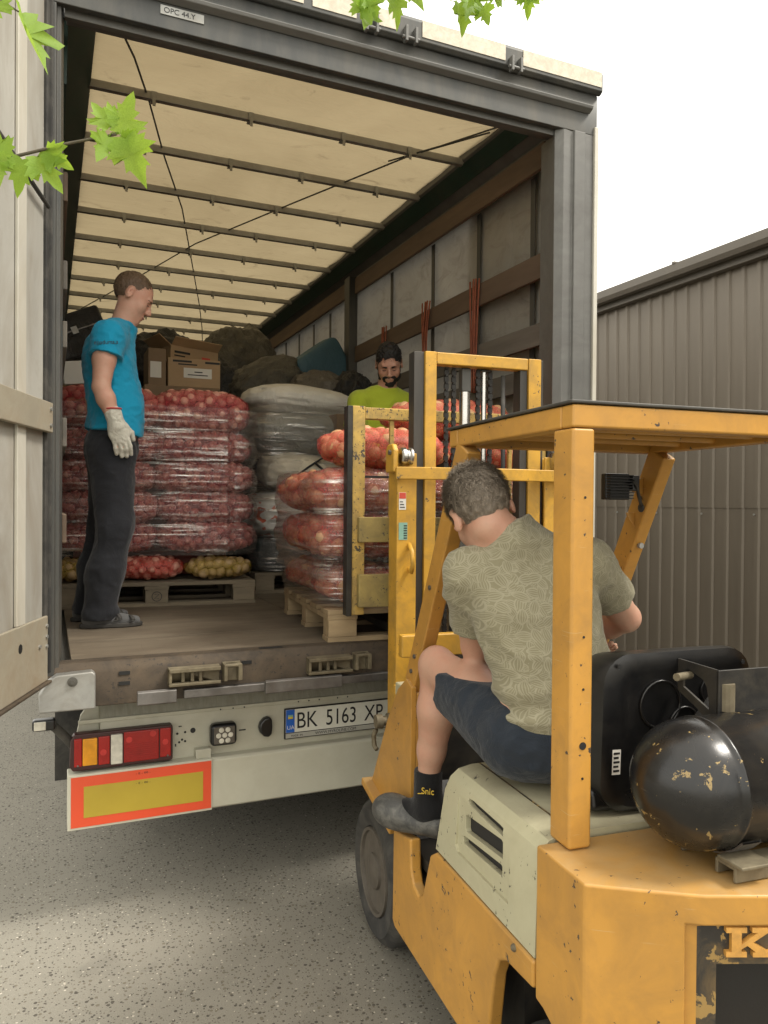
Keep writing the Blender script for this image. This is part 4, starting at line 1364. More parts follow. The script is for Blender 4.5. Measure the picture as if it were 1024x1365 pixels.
def sack(label, loc, size, rotz, net, kind, r, group, each=True, tilt=0., p=2.7, name=None, droop=0., cover=-.15, cat='sack'):
    L, W, H = (s/2 for s in size)
    nm = name or ('onion_sack' if kind == 'onion' else 'potato_sack')
    root = thing(nm, label, cat, loc, rotz, group)
    root.rotation_euler = (0, tilt, rotz)
    Mw = np.array(Matrix.Rotation(rotz, 3, 'Z') @ Matrix.Rotation(tilt, 3, 'Y'))
    tc = CAMP-np.array(loc)
    tcl = Mw.T @ (tc/np.linalg.norm(tc))
    # tubers: dart throwing on the inset surface
    acc = []
    tries = rng.normal(size=(2600, 3))*np.array([L, W, H])[None]**.35
    tries /= np.linalg.norm(tries, axis=1)[:, None]
    P = sup(tries, L-r*.95, W-r*.95, H-r*.95, p)
    nrm = np.sign(P)*np.abs(P/np.array([L, W, H]))**(p-1)/np.array([L, W, H])
    nrm /= np.linalg.norm(nrm, axis=1)[:, None]
    ok = (nrm @ tcl) > cover
    P, nrm = P[ok], nrm[ok]
    keep = []
    for i in range(len(P)):
        if not keep or np.min(np.sum((np.array([P[j] for j in keep])-P[i])**2, 1)) > (1.62*r)**2:
            keep.append(i)
    C_ = P[keep]-nrm[keep]*rng.uniform(0, .35*r, (len(keep), 1))
    C_[:, 2] += H-droop*(C_[:, 0]/L)**2
    if each:
        for c in C_[:290]:
            o = bpy.data.objects.new(kind.split('_')[0], random.choice(TUB[kind]))
            o.location = c
            o.rotation_euler = [random.uniform(0, 6.28) for _ in range(3)]
            s = r*random.uniform(.86, 1.14)
            o.scale = (s, s, s)
            o.parent = root
            col.objects.link(o)
    else:
        vs, fs = [], []
        o = 0
        for c in C_:
            V, F = random.choice(ICOV)
            Rm = np.array(Matrix.Rotation(random.uniform(0, 6.28), 3, 'Z') @ Matrix.Rotation(random.uniform(0, 6.28), 3, 'X'))
            vs.append(V @ Rm.T*r*random.uniform(.88, 1.12)+c)
            fs += [tuple(i+o for i in f) for f in F]
            o += len(V)
        ob = put_mesh('potatoes' if kind != 'onion' else 'onions', np.concatenate(vs), fs, kind, root, smooth=True, local=True)
        ob['kind'] = 'stuff'
    # net skin hugging the tubers
    nu, nv = 64, 30
    th = np.linspace(0, 2*np.pi, nu, endpoint=False)
    ph = np.linspace(-np.pi/2, np.pi/2, nv)
    D = np.array([(math.cos(b)*math.cos(a), math.cos(b)*math.sin(a), math.sin(b)) for b in ph for a in th])
    D *= np.array([L, W, H])**.8
    D /= np.linalg.norm(D, axis=1)[:, None]
    S = sup(D, L+.004, W+.004, H+.004, p)
    N_ = np.sign(S)*np.abs(S/np.array([L, W, H]))**(p-1)/np.array([L, W, H])
    N_ /= np.linalg.norm(N_, axis=1)[:, None]+1e-9
    S[:, 2] += H-droop*(S[:, 0]/L)**2
    d = np.sqrt(((S[:, None]-C_[None])**2).sum(2)).min(1)
    S = S-N_*np.clip((d-r*.9)*.75, 0, r*.45)[:, None]
    S[:, 2] = np.maximum(S[:, 2], .002)
    # gathered ends
    e = np.clip((np.abs(S[:, 0])-L*.86)/(L*.14), 0, 1)
    S[:, 0] += np.sign(S[:, 0])*e*.02*(rng.random(len(S))*.8+.2)
    fs = [(j*nu+i, j*nu+(i+1) % nu, (j+1)*nu+(i+1) % nu, (j+1)*nu+i) for j in range(nv-1) for i in range(nu)]
    put_mesh('net', S, fs, net, root, smooth=True, local=True)
    return root


def pallet(label, loc, rotz, L, W, m, group, gap=1, mark=False):
    """L along local x; deck boards run along x, three block rows"""
    pt = thing('wooden_pallet', label, 'pallet', loc, rotz, group)
    k = 5
    bw = .135
    for i in range(k):
        y = -W/2+bw/2+i*(W-bw)/(k-1)
        part('deck_board', MB().box(-L/2, L/2, y-bw/2+random.uniform(0, .006), y+bw/2-random.uniform(0, .006), .122, .144), m, pt, bevel=.002, local=True)
    for x in (-L/2+.07, 0, L/2-.07):
        part('stringer', MB().box(x-.07, x+.07, -W/2+.001, W/2-.001, .100, .1215), m, pt, bevel=.002, local=True)
        for y in (-W/2+.05, 0, W/2-.05):
            b_ = part('block', MB().box(x-.066, x+.066, y-.049, y+.049, .0225, .0995), m, pt, bevel=.003, local=True)
            if mark and x == 0 and y < 0:
                ring = [(.028*math.cos(t), y-.0495, .06+.028*math.sin(t)) for t in np.linspace(0, 2*math.pi, 21)]
                part('stamp', MB().tube(ring, .0022, 5, False), 'ink', b_, local=True)
                part('stamp', MB().tube([(-.014, y-.0495, .074), (.014, y-.0495, .074), (-.014, y-.0495, .046), (.014, y-.0495, .046)], .0022, 5), 'ink', b_, local=True)
    for y in (-W/2+.05, 0, W/2-.05):
        part('base_board', MB().box(-L/2, L/2, y-.05, y+.05, 0, .022), m, pt, bevel=.002, local=True)
    return pt


def film_mat():
    t = NT('stretch_film')
    uv = t.n('ShaderNodeUVMap')
    v = t.mapv((1.6, 1, 1), (0, 0, .05), src=uv.outputs[0])
    st = t.noise(9, 6, .62, .35, t.mapv((.22, 5.0, 1), (0, 0, .07), src=uv.outputs[0]))
    st2 = t.noise(30, 3, .6, .2, t.mapv((.12, 3.2, 1), (0, 0, -.05), src=uv.outputs[0]))
    big = t.noise(2.2, 4, .6, .6, src=uv.outputs[0])
    fac = t.math('ADD', t.math('MULTIPLY', t.ramp(st, .56, .67), .22), t.math('MULTIPLY', t.ramp(st2, .60, .70), .12))  # white streaks mixed into the film colour stand in for its highlights
    fac = t.math('ADD', fac, t.math('MULTIPLY', t.ramp(big, .55, .7), .03))
    fac = t.math('ADD', fac, .06)
    b = t.bump(t.math('ADD', st, t.math('MULTIPLY', st2, .5)), .55, .03)
    d = t.pbr((.82, .76, .72), .25, 0, b, .6)
    g = t.n('ShaderNodeBsdfGlossy')
    g.inputs['Roughness'].default_value = .12
    g.inputs['Color'].default_value = (1, .97, .92, 1)
    t.L(b, g.inputs['Normal'])
    tr = t.n('ShaderNodeBsdfTransparent')
    tr.inputs[0].default_value = (.97, .96, .95, 1)
    x = t.n('ShaderNodeMixShader')
    t.L(fac, x.inputs[0])
    t.L(tr.outputs[0], x.inputs[1])
    t.L(d, x.inputs[2])
    fr = t.n('ShaderNodeFresnel')
    fr.inputs[0].default_value = 1.45
    t.L(b, fr.inputs[1])
    y = t.n('ShaderNodeMixShader')
    sm = t.math('ADD', t.math('MULTIPLY', t.ramp(st, .53, .64), .50), t.math('MULTIPLY', t.ramp(st2, .58, .68), .25))
    t.L(t.math('ADD', t.math('MULTIPLY', fr.outputs[0], .45), sm), y.inputs[0])
    t.L(x.outputs[0], y.inputs[1])
    t.L(g.outputs[0], y.inputs[2])
    return t.done(y.outputs[0])


MAT['stretch_film'] = film_mat()


def film(label, loc, rotz, L, W, z0, z1, bulges, rad=.16, amp=.030, seed=0, waist=0.):
    """closed band of plastic film round a stack; bulges: z levels of the sack joints"""
    per = []
    n = 120
    hx_, hy_ = L/2-rad, W/2-rad
    pts = []
    for cx, cy, a0 in ((hx_, -hy_, -90), (hx_, hy_, 0), (-hx_, hy_, 90), (-hx_, -hy_, 180)):
        for k in range(8):
            a = RAD(a0+90*k/7)
            pts.append((cx+rad*math.cos(a), cy+rad*math.sin(a), math.cos(a), math.sin(a)))
    # densify
    Q = []
    for i in range(len(pts)):
        a, b = np.array(pts[i]), np.array(pts[(i+1) % len(pts)])
        d = np.linalg.norm(a[:2]-b[:2])
        k = max(1, int(d/.04))
        for j in range(k):
            Q.append(a+(b-a)*j/k)
    Q = np.array(Q)
    nz = int((z1-z0)/.012)
    zs = np.linspace(z0, z1, nz)
    s = np.concatenate([[0], np.cumsum(np.linalg.norm(np.diff(Q[:, :2], axis=0), axis=1))])
    vs, uvs = [], []
    J = np.array(bulges)
    for z in zs:
        dj = np.min(np.abs(J-z))
        off = amp*(min(1, dj/.075)**.6)-amp
        o = off+.010*vnoise(np.c_[s*1.2, np.full(len(s), z*22), np.full(len(s), seed)], 1, seed)+.006*vnoise(np.c_[s*3, np.full(len(s), z*60), np.full(len(s), seed)], 1, seed+3)
        for i in range(len(Q)):
            vs.append((Q[i, 0]+Q[i, 2]*o[i], Q[i, 1]+Q[i, 3]*o[i], z-loc[2]))
            uvs.append((s[i], z))
    m_ = len(Q)
    fs = [(j*m_+i, j*m_+(i+1) % m_, (j+1)*m_+(i+1) % m_, (j+1)*m_+i) for j in range(nz-1) for i in range(m_)]
    ob = put_mesh('stretch_film', vs, fs, 'stretch_film', None, smooth=True)
    ul = ob.data.uv_layers.new(name='uv')
    li = np.zeros(len(ob.data.loops), dtype=int)
    ob.data.loops.foreach_get('vertex_index', li)
    U = np.array(uvs)[li]
    ul.data.foreach_set('uv', U.ravel())
    ob.location = loc
    ob.rotation_euler = (0, 0, rotz)
    return tag(ob, label, 'plastic film', 'stretch film round the stacks')


# ---- left stack of potato sacks on a grey pallet
lr = RAD(-4)
lc, ls_ = math.cos(lr), math.sin(lr)
LP = (.625, 5.13)


def lw(x, y):
    return (LP[0]+lc*x-ls_*y, LP[1]+ls_*x+lc*y)


pallet('grey weathered pallet under the tall wrapped stack of potato sacks', (LP[0], LP[1], FZ), lr, 1.18, .80, 'pallet_grey', 'pallets in the trailer', mark=True)
G1 = 'red net potato sacks of the tall wrapped stack'
lay = [(1.405, .175), (1.575, .195), (1.765, .19), (1.95, .195), (2.14, .255)]
ordn = ['lowest wrapped', 'second wrapped', 'third wrapped', 'fourth wrapped', 'topmost']
for i, (z, h) in enumerate(lay):
    for j, xx in enumerate((-.30, .285)):
        jx = random.uniform(-.025, .025)
        wx, wy = lw(xx+jx, -.16+random.uniform(-.015, .015))
        side = ('left half behind man in blue' if j == 0 else 'right half of tall stack')
        sack('red net potato sack, %s layer, %s' % (ordn[i], side), (wx, wy, z), (.62+random.uniform(-.02, .03), .46, h+.045), lr+random.uniform(-.04, .04), 'net_dull', 'potato_red' if i < 4 else 'potato_red', .027 if i < 4 else .030, G1, each=(i == 4), p=3.0)
for i, (z, h) in enumerate(lay):          # the row behind, which carries the upper sacks
    wx, wy = lw(0, .24)
    pass
film('clear stretch film wrapped round the tall stack of red potato sacks', (*lw(0, .03), FZ), lr, 1.245, .93, 1.405, 2.30, [1.40, 1.578, 1.768, 1.952, 2.142, 2.40], .17, .036, 1)
sack('yellow net potato sack at the right corner of the grey pallet', (*lw(.375, -.27), FZ+.146), (.42, .26, .15), lr+.02, 'net_yellow', 'potato', .027, 'loose sacks on the grey pallet', p=2.3)
sack('red net potato sack lying between two yellow sacks on the grey pallet', (*lw(-.04, -.24), FZ+.146), (.42, .27, .155), lr-.03, 'net_red', 'potato_red', .027, 'loose sacks on the grey pallet', p=2.4)
sack('yellow net potato sack behind the shins of the man in blue', (*lw(-.43, -.26), FZ+.146), (.38, .25, .15), lr, 'net_yellow', 'potato', .028, 'loose sacks on the grey pallet', p=2.4)
# inner support of the stack (hidden rows of sacks behind)
for i, (z, h) in enumerate([(FZ+.146, .16)]+lay):
    wx, wy = lw(0, .19)
    m = MB()
    S_ = sup((lambda d: d/np.linalg.norm(d, axis=1)[:, None])(rng.normal(size=(2, 3))), .5, .2, .1)
    nu, nv = 28, 12
    D = np.array([(math.cos(b)*math.cos(a), math.cos(b)*math.sin(a), math.sin(b)) for b in np.linspace(-1.5707, 1.5707, nv) for a in np.linspace(0, 2*np.pi, nu, endpoint=False)])
    S_ = sup(D, .58, .20, h/2+.004, 4)
    S_[:, 2] += h/2
    S_ += .006*vnoise(S_, 30, i)[:, None]
    ob = put_mesh('potato_sack', S_, [(q*nu+t, q*nu+(t+1) % nu, (q+1)*nu+(t+1) % nu, (q+1)*nu+t) for q in range(nv-1) for t in range(nu)], simple('sack_red_%d' % i, (.24, .07, .05), .6, var=.3, vs=30), None, smooth=True)
    ob.location = (wx, wy, z)
    ob.rotation_euler = (0, 0, lr)
    tag(ob, 'red potato sack in the back row of the tall stack, %s' % (['layer on the pallet', 'second layer up', 'third layer up', 'fourth layer up', 'fifth layer up', 'top layer'][i]), 'sack', 'back row sacks of the tall stack')

# ---- forklift load: onions in red nets
def fl(u, v, z):
    return fk_world((u, v, z))


pallet('pale new wooden pallet on the forks under the onion sacks', fl(.50, 2.31, FZ), FK_A, 1.20, 1.0, 'pallet_wood', 'pallets in the trailer')
G2 = 'onion sacks on the pallet at the forks'
zz = [1.248, 1.455, 1.665]
nm3 = ['bottom', 'second', 'third']
for i, z in enumerate(zz):
    for j, (u, v) in enumerate(((.13, 2.05), (.75, 2.05), (.13, 2.53))):
        du = (.0, .05, .05)[i]+random.uniform(-.02, .02)
        pos = ('front left', 'front right, behind the mast', 'back left')[j]
        vis = (j != 1)
        if i == 0 and j == 0:
            sack('red net onion sack with loose plastic at the near left corner of the fork pallet', fl(.16, 2.04, z), (.56, .44, .20), FK_A+.06, 'net_red', 'onion', .036, G2, each=True, p=2.5)
            continue
        if i == 0 and j == 2:
            sack('short red net onion sack at the far left edge of the fork pallet', fl(.11, 2.56, z), (.50, .40, .21), FK_A+.1, 'net_red', 'onion', .036, G2, each=True, p=2.3)
            continue
        sack('red net onion sack, %s, %s layer of the fork pallet' % (pos, nm3[i]), fl(u+du-.02, v, z), (.66, .49, .245), FK_A+random.uniform(-.05, .05), 'net_red', 'onion', .036, G2, each=True, p=3.0)
sack('bright red net onion sack on top, left end behind the backrest post', fl(.225, 2.02, 1.872), (.66, .46, .225), FK_A+.04, 'net_orange', 'onion', .036, G2, p=2.3, tilt=.03)
sack('bright red net onion sack on top at the right, behind the driver', fl(.86, 2.06, 1.872), (.60, .46, .225), FK_A-.05, 'net_orange', 'onion', .036, G2, p=2.3)
sack('highest bright red net onion sack, in front of the man in green', fl(.70, 2.32, 2.055), (.76, .50, .24), FK_A+.06, 'net_orange', 'onion', .036, G2, p=2.3)
film('crinkled stretch film wrapped round the onion sacks on the forks', fl(.50, 2.29, FZ), FK_A, 1.36, 1.06, 1.40, 1.88, [1.45, 1.665, 1.875], .14, .028, 5)
film('loose clear film round the lowest onion sacks on the fork pallet', fl(.47, 2.28, FZ), FK_A, 1.22, .97, 1.26, 1.42, [1.25, 1.45], .14, .020, 9)

# ---- soft bags
def plastic(name, c, rough=.32, bs=9, bst=.8, spec=.5):
    t = NT(name)
    n = t.noise(bs, 6, .65, 1.2)
    n2 = t.noise(bs*4, 4, .6, .8, t.mapv((1, 1, .5)))
    r_ = t.n('ShaderNodeMath', operation='ABSOLUTE')
    t.L(t.math('SUBTRACT', n, .5), r_.inputs[0])
    h = t.math('ADD', r_.outputs[0], t.math('MULTIPLY', n2, .25))
    return t.done(t.pbr(t.mix(t.noise(3, 3), tint(c, .7), tint(c, 1.3)), rough, 0, t.bump(h, bst, .05), spec))


MAT['bag_black'] = plastic('bag_black', (.022, .022, .022), .38)
MAT['bag_olive'] = plastic('bag_olive', (.095, .088, .068), .36, 7, 1.0)
MAT['bag_grey'] = plastic('bag_grey', (.145, .13, .105), .45, 7, 1.0)
MAT['bag_white'] = plastic('bag_white', (.66, .63, .55), .55, 5, .5)
MAT['bag_cream'] = plastic('bag_cream', (.70, .63, .48), .6, 4, .4)
MAT['bag_dusk'] = plastic('bag_dusk', (.27, .27, .235), .3, 7, .9)
MAT['pillow_blue'] = plastic('pillow_blue', (.055, .12, .155), .6, 4, .4)
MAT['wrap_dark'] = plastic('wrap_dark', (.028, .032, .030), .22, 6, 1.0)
MAT['bag_orange'] = plastic('bag_orange', (.17, .06, .025), .6, 4, .4)


def pattern_bag():
    t = NT('bag_printed')
    n = t.ramp(t.noise(11, 2, .5, 1.5), .60, .63)
    c = t.mix(n, (.55, .53, .48), (.42, .10, .05))
    return t.done(t.pbr(c, .55, 0, t.bump(t.noise(7, 5, .6, 1), .5, .04), .4))


MAT['bag_printed'] = pattern_bag()


def blob(name, m, label, cat, loc, size, rot=(0, 0, 0), p=2.3, rough=.10, seed=0, group=None, neck=0., sub=5, taper=0.):
    bm = bmesh.new()
    bmesh.ops.create_icosphere(bm, subdivisions=sub, radius=1)
    D = np.array([v.co[:] for v in bm.verts])
    F = [tuple(v.index for v in f.verts) for f in bm.faces]
    bm.free()
    a, b, c = (s/2 for s in size)
    S = sup(D, 1, 1, 1, p)
    n1 = vnoise(D, 1.7, seed)
    n2 = 1-np.abs(vnoise(D, 3.4, seed+1))*2
    n3 = 1-np.abs(vnoise(D, 7.5, seed+2))*2
    n4 = 1-np.abs(vnoise(D, 15, seed+5))*2
    S = S*(1+rough*(1.0*n1+.85*n2+.5*n3+.28*n4))[:, None]
    if taper:
        S[:, :2] *= (1-taper*np.clip(S[:, 2], -1, 1))[:, None]
    if neck:
        k = np.clip((D[:, 2]-.86)/.14, 0, 1)
        S[:, 2] += neck*k
        S[:, :2] *= (1-.5*k)[:, None]
    S = S*np.array([a, b, c])
    Rm = np.array((Matrix.Rotation(rot[2], 3, 'Z') @ Matrix.Rotation(rot[1], 3, 'Y') @ Matrix.Rotation(rot[0], 3, 'X')))
    S = S @ Rm.T
    zmin = S[:, 2].min()
    S[:, 2] = np.maximum(S[:, 2], zmin+.12*(S[:, 2].max()-zmin))
    S[:, 2] -= S[:, 2].min()
    ob = put_mesh(name, S, F, m, None, smooth=True)
    ob.location = loc
    return tag(ob, label, cat, group)


def carton(name, m, label, loc, size, rotz=0., tilt=0., open_=False, tape=True, cat='box', bits=()):
    t = thing(name, label, cat, loc, rotz)
    t.rotation_euler = (0, tilt, rotz)
    a, b, c = size
    part('box_body', MB().box(-a/2, a/2, -b/2, b/2, 0, c), m, t, bevel=.004, local=True)
    if tape:
        part('tape', MB().box(-a/2-.0012, a/2+.0012, -.03, .03, c+.0002, c+.0015), 'tape_silver', t, local=True)
    if open_:
        part('flap', MB().beam((-a/2, 0, c), (-a/2-.10, 0, c+.07), b*.98, .005, (0, 0, 1)), m, t, local=True)
        part('flap', MB().beam((0, -b/2, c), (0, -b/2-.08, c+.05), a*.98, .005, (0, 0, 1)), m, t, local=True)
    for x0, x1, z0, z1, mm in bits:
        part('label' if mm == 'white_paper' else 'print', MB().box(x0, x1, -b/2-.002 if mm != 'ink2' else -b/2-.003, -b/2-.0008, z0, z1), mm if mm != 'ink2' else 'ink', t, local=True)
    return t


# goods that fill the trailer behind the first stacks and carry the heap
def load_block(label, x0, x1, y0, y1, z1, m, seed):
    t = thing('wrapped_load', label, 'cargo', ((x0+x1)/2, (y0+y1)/2, FZ))
    m_ = MB().box(-(x1-x0)/2, (x1-x0)/2, -(y1-y0)/2, (y1-y0)/2, .146, z1-FZ)
    part('load_body', m_, m, t, bevel=.06, seg=4, local=True)
    for i in range(3):
        part('pallet_foot', MB().box(-(x1-x0)/2+.05, (x1-x0)/2-.05, -(y1-y0)/2+.03+i*((y1-y0)-.16)/2, -(y1-y0)/2+.13+i*((y1-y0)-.16)/2, 0, .145), 'pallet_grey', t, bevel=.003, local=True)
    return t


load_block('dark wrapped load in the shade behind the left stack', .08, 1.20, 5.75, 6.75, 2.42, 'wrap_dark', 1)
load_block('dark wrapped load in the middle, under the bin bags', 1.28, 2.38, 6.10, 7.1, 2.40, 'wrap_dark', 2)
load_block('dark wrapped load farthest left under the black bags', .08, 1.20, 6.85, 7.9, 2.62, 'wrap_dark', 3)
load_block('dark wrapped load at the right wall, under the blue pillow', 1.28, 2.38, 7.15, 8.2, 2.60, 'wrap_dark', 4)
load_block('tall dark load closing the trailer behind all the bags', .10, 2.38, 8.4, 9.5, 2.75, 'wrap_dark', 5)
# heap of bags
BG = 'rubbish bags heaped on the load'
blob('rubbish_bag', 'bag_black', 'shiny black bag above the cartons, behind the head of the man in blue', 'bag', (.98, 6.95, 2.66), (.72, .6, .52), (0, .1, .2), 2.4, .12, 1, BG)
blob('rubbish_bag', 'bag_olive', 'largest dark green bag at the top of the heap, under the roof', 'bag', (1.62, 7.15, 2.60), (.66, .60, .82), (0, .25, .3), 2.3, .09, 2, BG, .12)
blob('rubbish_bag', 'bag_grey', 'small grey bag tucked left of the largest green bag', 'bag', (1.31, 7.3, 2.66), (.40, .4, .55), (0, 0, .2), 2.3, .10, 3, BG)
blob('rubbish_bag', 'bag_black', 'narrow black bag standing between the cartons and the olive bag', 'bag', (1.36, 6.55, 2.44), (.34, .4, .52), (0, -.2, 0), 2.3, .10, 4, BG)
blob('rubbish_bag', 'bag_olive', 'wide olive bag leaning in the middle of the heap', 'bag', (1.72, 6.42, 2.42), (.74, .55, .52), (0, -.45, .1), 2.4, .08, 5, BG)
blob('rubbish_bag', 'bag_black', 'flat black bag squeezed between the olive and grey bags', 'bag', (2.02, 6.50, 2.44), (.44, .45, .34), (0, .3, 0), 2.4, .12, 6, BG)
blob('rubbish_bag', 'bag_grey', 'dusty grey bag below the blue pillow', 'bag', (2.12, 6.15, 2.40), (.62, .5, .44), (0, .25, .1), 2.3, .08, 7, BG)
blob('rubbish_bag', 'bag_black', 'dark bag in the shadow between blue pillow and right wall', 'bag', (2.30, 5.95, 2.38), (.34, .4, .46), (0, .2, 0), 2.4, .1, 8, BG)
blob('pillow', 'pillow_blue', 'blue pillow standing on its corner against the right wall', 'pillow', (2.22, 6.35, 2.62), (.50, .17, .46), (.10, .95, .25), 7, .02, 9)
blob('cloth_bundle', 'bag_orange', 'rust brown cloth bundle showing behind the olive bag', 'bundle', (1.93, 7.0, 2.62), (.42, .4, .50), (0, .5, 0), 2.4, .08, 10)
blob('paper_bundle', 'bag_cream', 'crumpled pale paper bundle beside the right wall planks', 'bundle', (2.20, 6.95, 2.72), (.34, .25, .40), (0, .7, .3), 3.2, .06, 11)
# cartons
carton('carton', 'carton', 'open tan carton behind the labelled carton', (1.02, 6.42, 2.60), (.40, .36, .36), .22, .05, True, bits=[(-.17, -.04, .30, .318, 'ink'), (-.17, -.08, .275, .286, 'ink'), (.06, .13, .265, .30, 'sticker_red')])
carton('carton', 'carton', 'small brown carton with a white label in front of the black bags', (1.02, 6.07, 2.60), (.39, .30, .215), -.03, 0, False, True, 'box', [(-.08, .13, .07, .145, 'white_paper'), (.0, .06, .112, .120, 'ink2'), (-.05, .10, .090, .097, 'ink2'), (-.16, -.02, .185, .20, 'ink'), (-.12, .02, .165, .175, 'ink'), (.08, .19, .185, .20, 'ink')])
carton('carton', 'carton_dark', 'blue and white narrow carton just right of the man in blue', (.745, 6.1, 2.60), (.13, .30, .28), 0, 0, False, False, 'box', [(-.05, .03, .06, .18, 'white_paper')])
carton('carton', 'carton_dark', 'wide flat carton lying under the labelled carton', (.93, 6.22, 2.42), (.56, .62, .178), 0, 0, False, True)
carton('carton', 'carton', 'brown carton at the far left behind the man in blue', (.17, 5.98, 2.42), (.20, .40, .12), 0, 0, False, False)
carton('carton', 'white_paper', 'pale carton under the black case at the left wall', (.21, 5.93, 2.545), (.22, .40, .16), 0, -.12, False, False)
cs = thing('equipment_case', 'black case lying tilted at the left wall above the cartons', 'case', (.20, 5.95, 2.74), 0)
cs.rotation_euler = (0, -.42, 0)
part('case_body', MB().box(-.13, .25, -.2, .2, 0, .30), 'bag_black', cs, bevel=.02, seg=3, local=True)
part('case_lid_seam', MB().box(-.133, .253, -.203, .203, .17, .178), 'steel_dull', cs, local=True)
part('case_clasp', MB().box(.02, .06, -.21, -.2005, .15, .20), 'galvanised', cs, local=True)
carton('carton', 'carton_dark', 'brown carton in the shade beside the backrest post', (1.98, 5.25, 2.10), (.26, .3, .26), .1, 0, False, False)
# white bulk bags, wrapped
WG = 'white bulk bags behind the onion load'
pallet('shaded pallet under the wrapped white bulk bags', (1.80, 5.55, FZ), 0, 1.0, .8, 'pallet_grey', 'pallets in the trailer')
bk = thing('wrapped_load', 'black plastic wrapped base under the white bulk bags', 'cargo', (1.80, 5.56, FZ+.146))
part('load_body', MB().box(-.48, .48, -.38, .38, 0, .24), 'wrap_dark', bk, bevel=.05, seg=4, local=True)
blob('bulk_bag', 'bag_printed', 'white bulk sack printed with red figures, lowest of the wrapped pile', 'sack', (1.72, 5.48, 1.485), (.92, .74, .36), (0, 0, 0), 3.0, .04, 21, WG)
blob('bulk_bag', 'bag_cream', 'cream duvet bag with a black strap in the wrapped pile', 'sack', (1.78, 5.44, 1.80), (.74, .66, .30), (0, .12, 0), 2.8, .04, 22, WG)
blob('bulk_bag', 'bag_dusk', 'grey bag under crinkled film below the topmost white sack', 'sack', (1.78, 5.50, 2.06), (.96, .70, .36), (0, .02, 0), 2.8, .05, 23, WG)
blob('bulk_bag', 'bag_white', 'topmost white bulk sack, domed above the wrapped pile', 'sack', (1.76, 5.55, 2.36), (.92, .66, .26), (0, .06, 0), 2.2, .03, 24, WG)
st_ = MB()
st_.tube([(1.50, 5.10, 1.86), (1.66, 5.085, 1.98), (1.80, 5.085, 2.07), (1.95, 5.10, 2.10)], .008, 6)
st_.tube([(1.70, 5.08, 2.01), (1.80, 5.075, 1.93), (1.86, 5.08, 1.85)], .008, 6)
so = part('strap', st_, 'ink', None, smooth=True)
tag(so, 'thin black strap crossing the cream duvet bag', 'strap')
film('crinkled clear film wrapped round the white bulk bags', (1.79, 5.52, FZ), 0, 1.02, .82, 1.26, 2.44, [1.48, 1.80, 2.07, 2.40], .22, .045, 13)
blob('film_roll', 'bag_white', 'short white roll leaning at the edge of the white bags', 'roll', (2.16, 5.05, 2.24), (.17, .11, .11), (0, 0, .1), 4, .02, 31)
# ================================================================== people: bodies as one implicit surface each
class Shape:
    """sequence of smooth unions / subtractions of tapered capsules and ellipsoids"""
    def __init__(s):
        s.ops = []
        s.post = None
    def rc(s, a, b, r1, r2=None, k=.02, sub=False, cap=False):
        a, b = np.array(a, float), np.array(b, float)
        r2 = r1 if r2 is None else r2
        ba = b-a
        L2 = ba @ ba
        d_ = ba/math.sqrt(L2)
        def f(P):
            t = np.clip((P-a) @ ba/L2, 0, 1)
            d = np.sqrt(((P-a-t[:, None]*ba)**2).sum(1))-(r1+(r2-r1)*t)
            if cap:
                d = np.maximum(d, (P-b) @ d_)
            return d
        s.ops.append((f, (a+b)/2, math.sqrt(L2)/2+max(r1, r2), k, sub))
        return s
    def chain(s, pts, rs, k=.02):
        for i in range(len(pts)-1):
            s.rc(pts[i], pts[i+1], rs[i], rs[i+1], k)
        return s
    def el(s, c, r, R=None, k=.02, sub=False):
        c, r = np.array(c, float), np.array(r, float)
        R = None if R is None else np.array(R, float)
        def f(P):
            q = P-c
            if R is not None:
                q = q @ R
            k0 = np.sqrt(((q/r)**2).sum(1))
            k1 = np.sqrt(((q/r**2)**2).sum(1))+1e-9
            return k0*(k0-1)/k1
        s.ops.append((f, c, r.max(), k, sub))
        return s
    def ev(s, P, cull=None):
        d = np.full(len(P), 1.0)
        for f, c, rad, k, sub in s.ops:
            if cull is not None and np.linalg.norm(c-cull[0]) > cull[1]+rad+.08:
                continue
            e = f(P)
            if sub:
                e = -e
                h = np.maximum(k-np.abs(d-e), 0)/k
                d = np.maximum(d, e)+h*h*k/4
            else:
                h = np.maximum(k-np.abs(d-e), 0)/k
                d = np.minimum(d, e)-h*h*k/4
        if s.post:
            d = s.post(P, d)
        return d


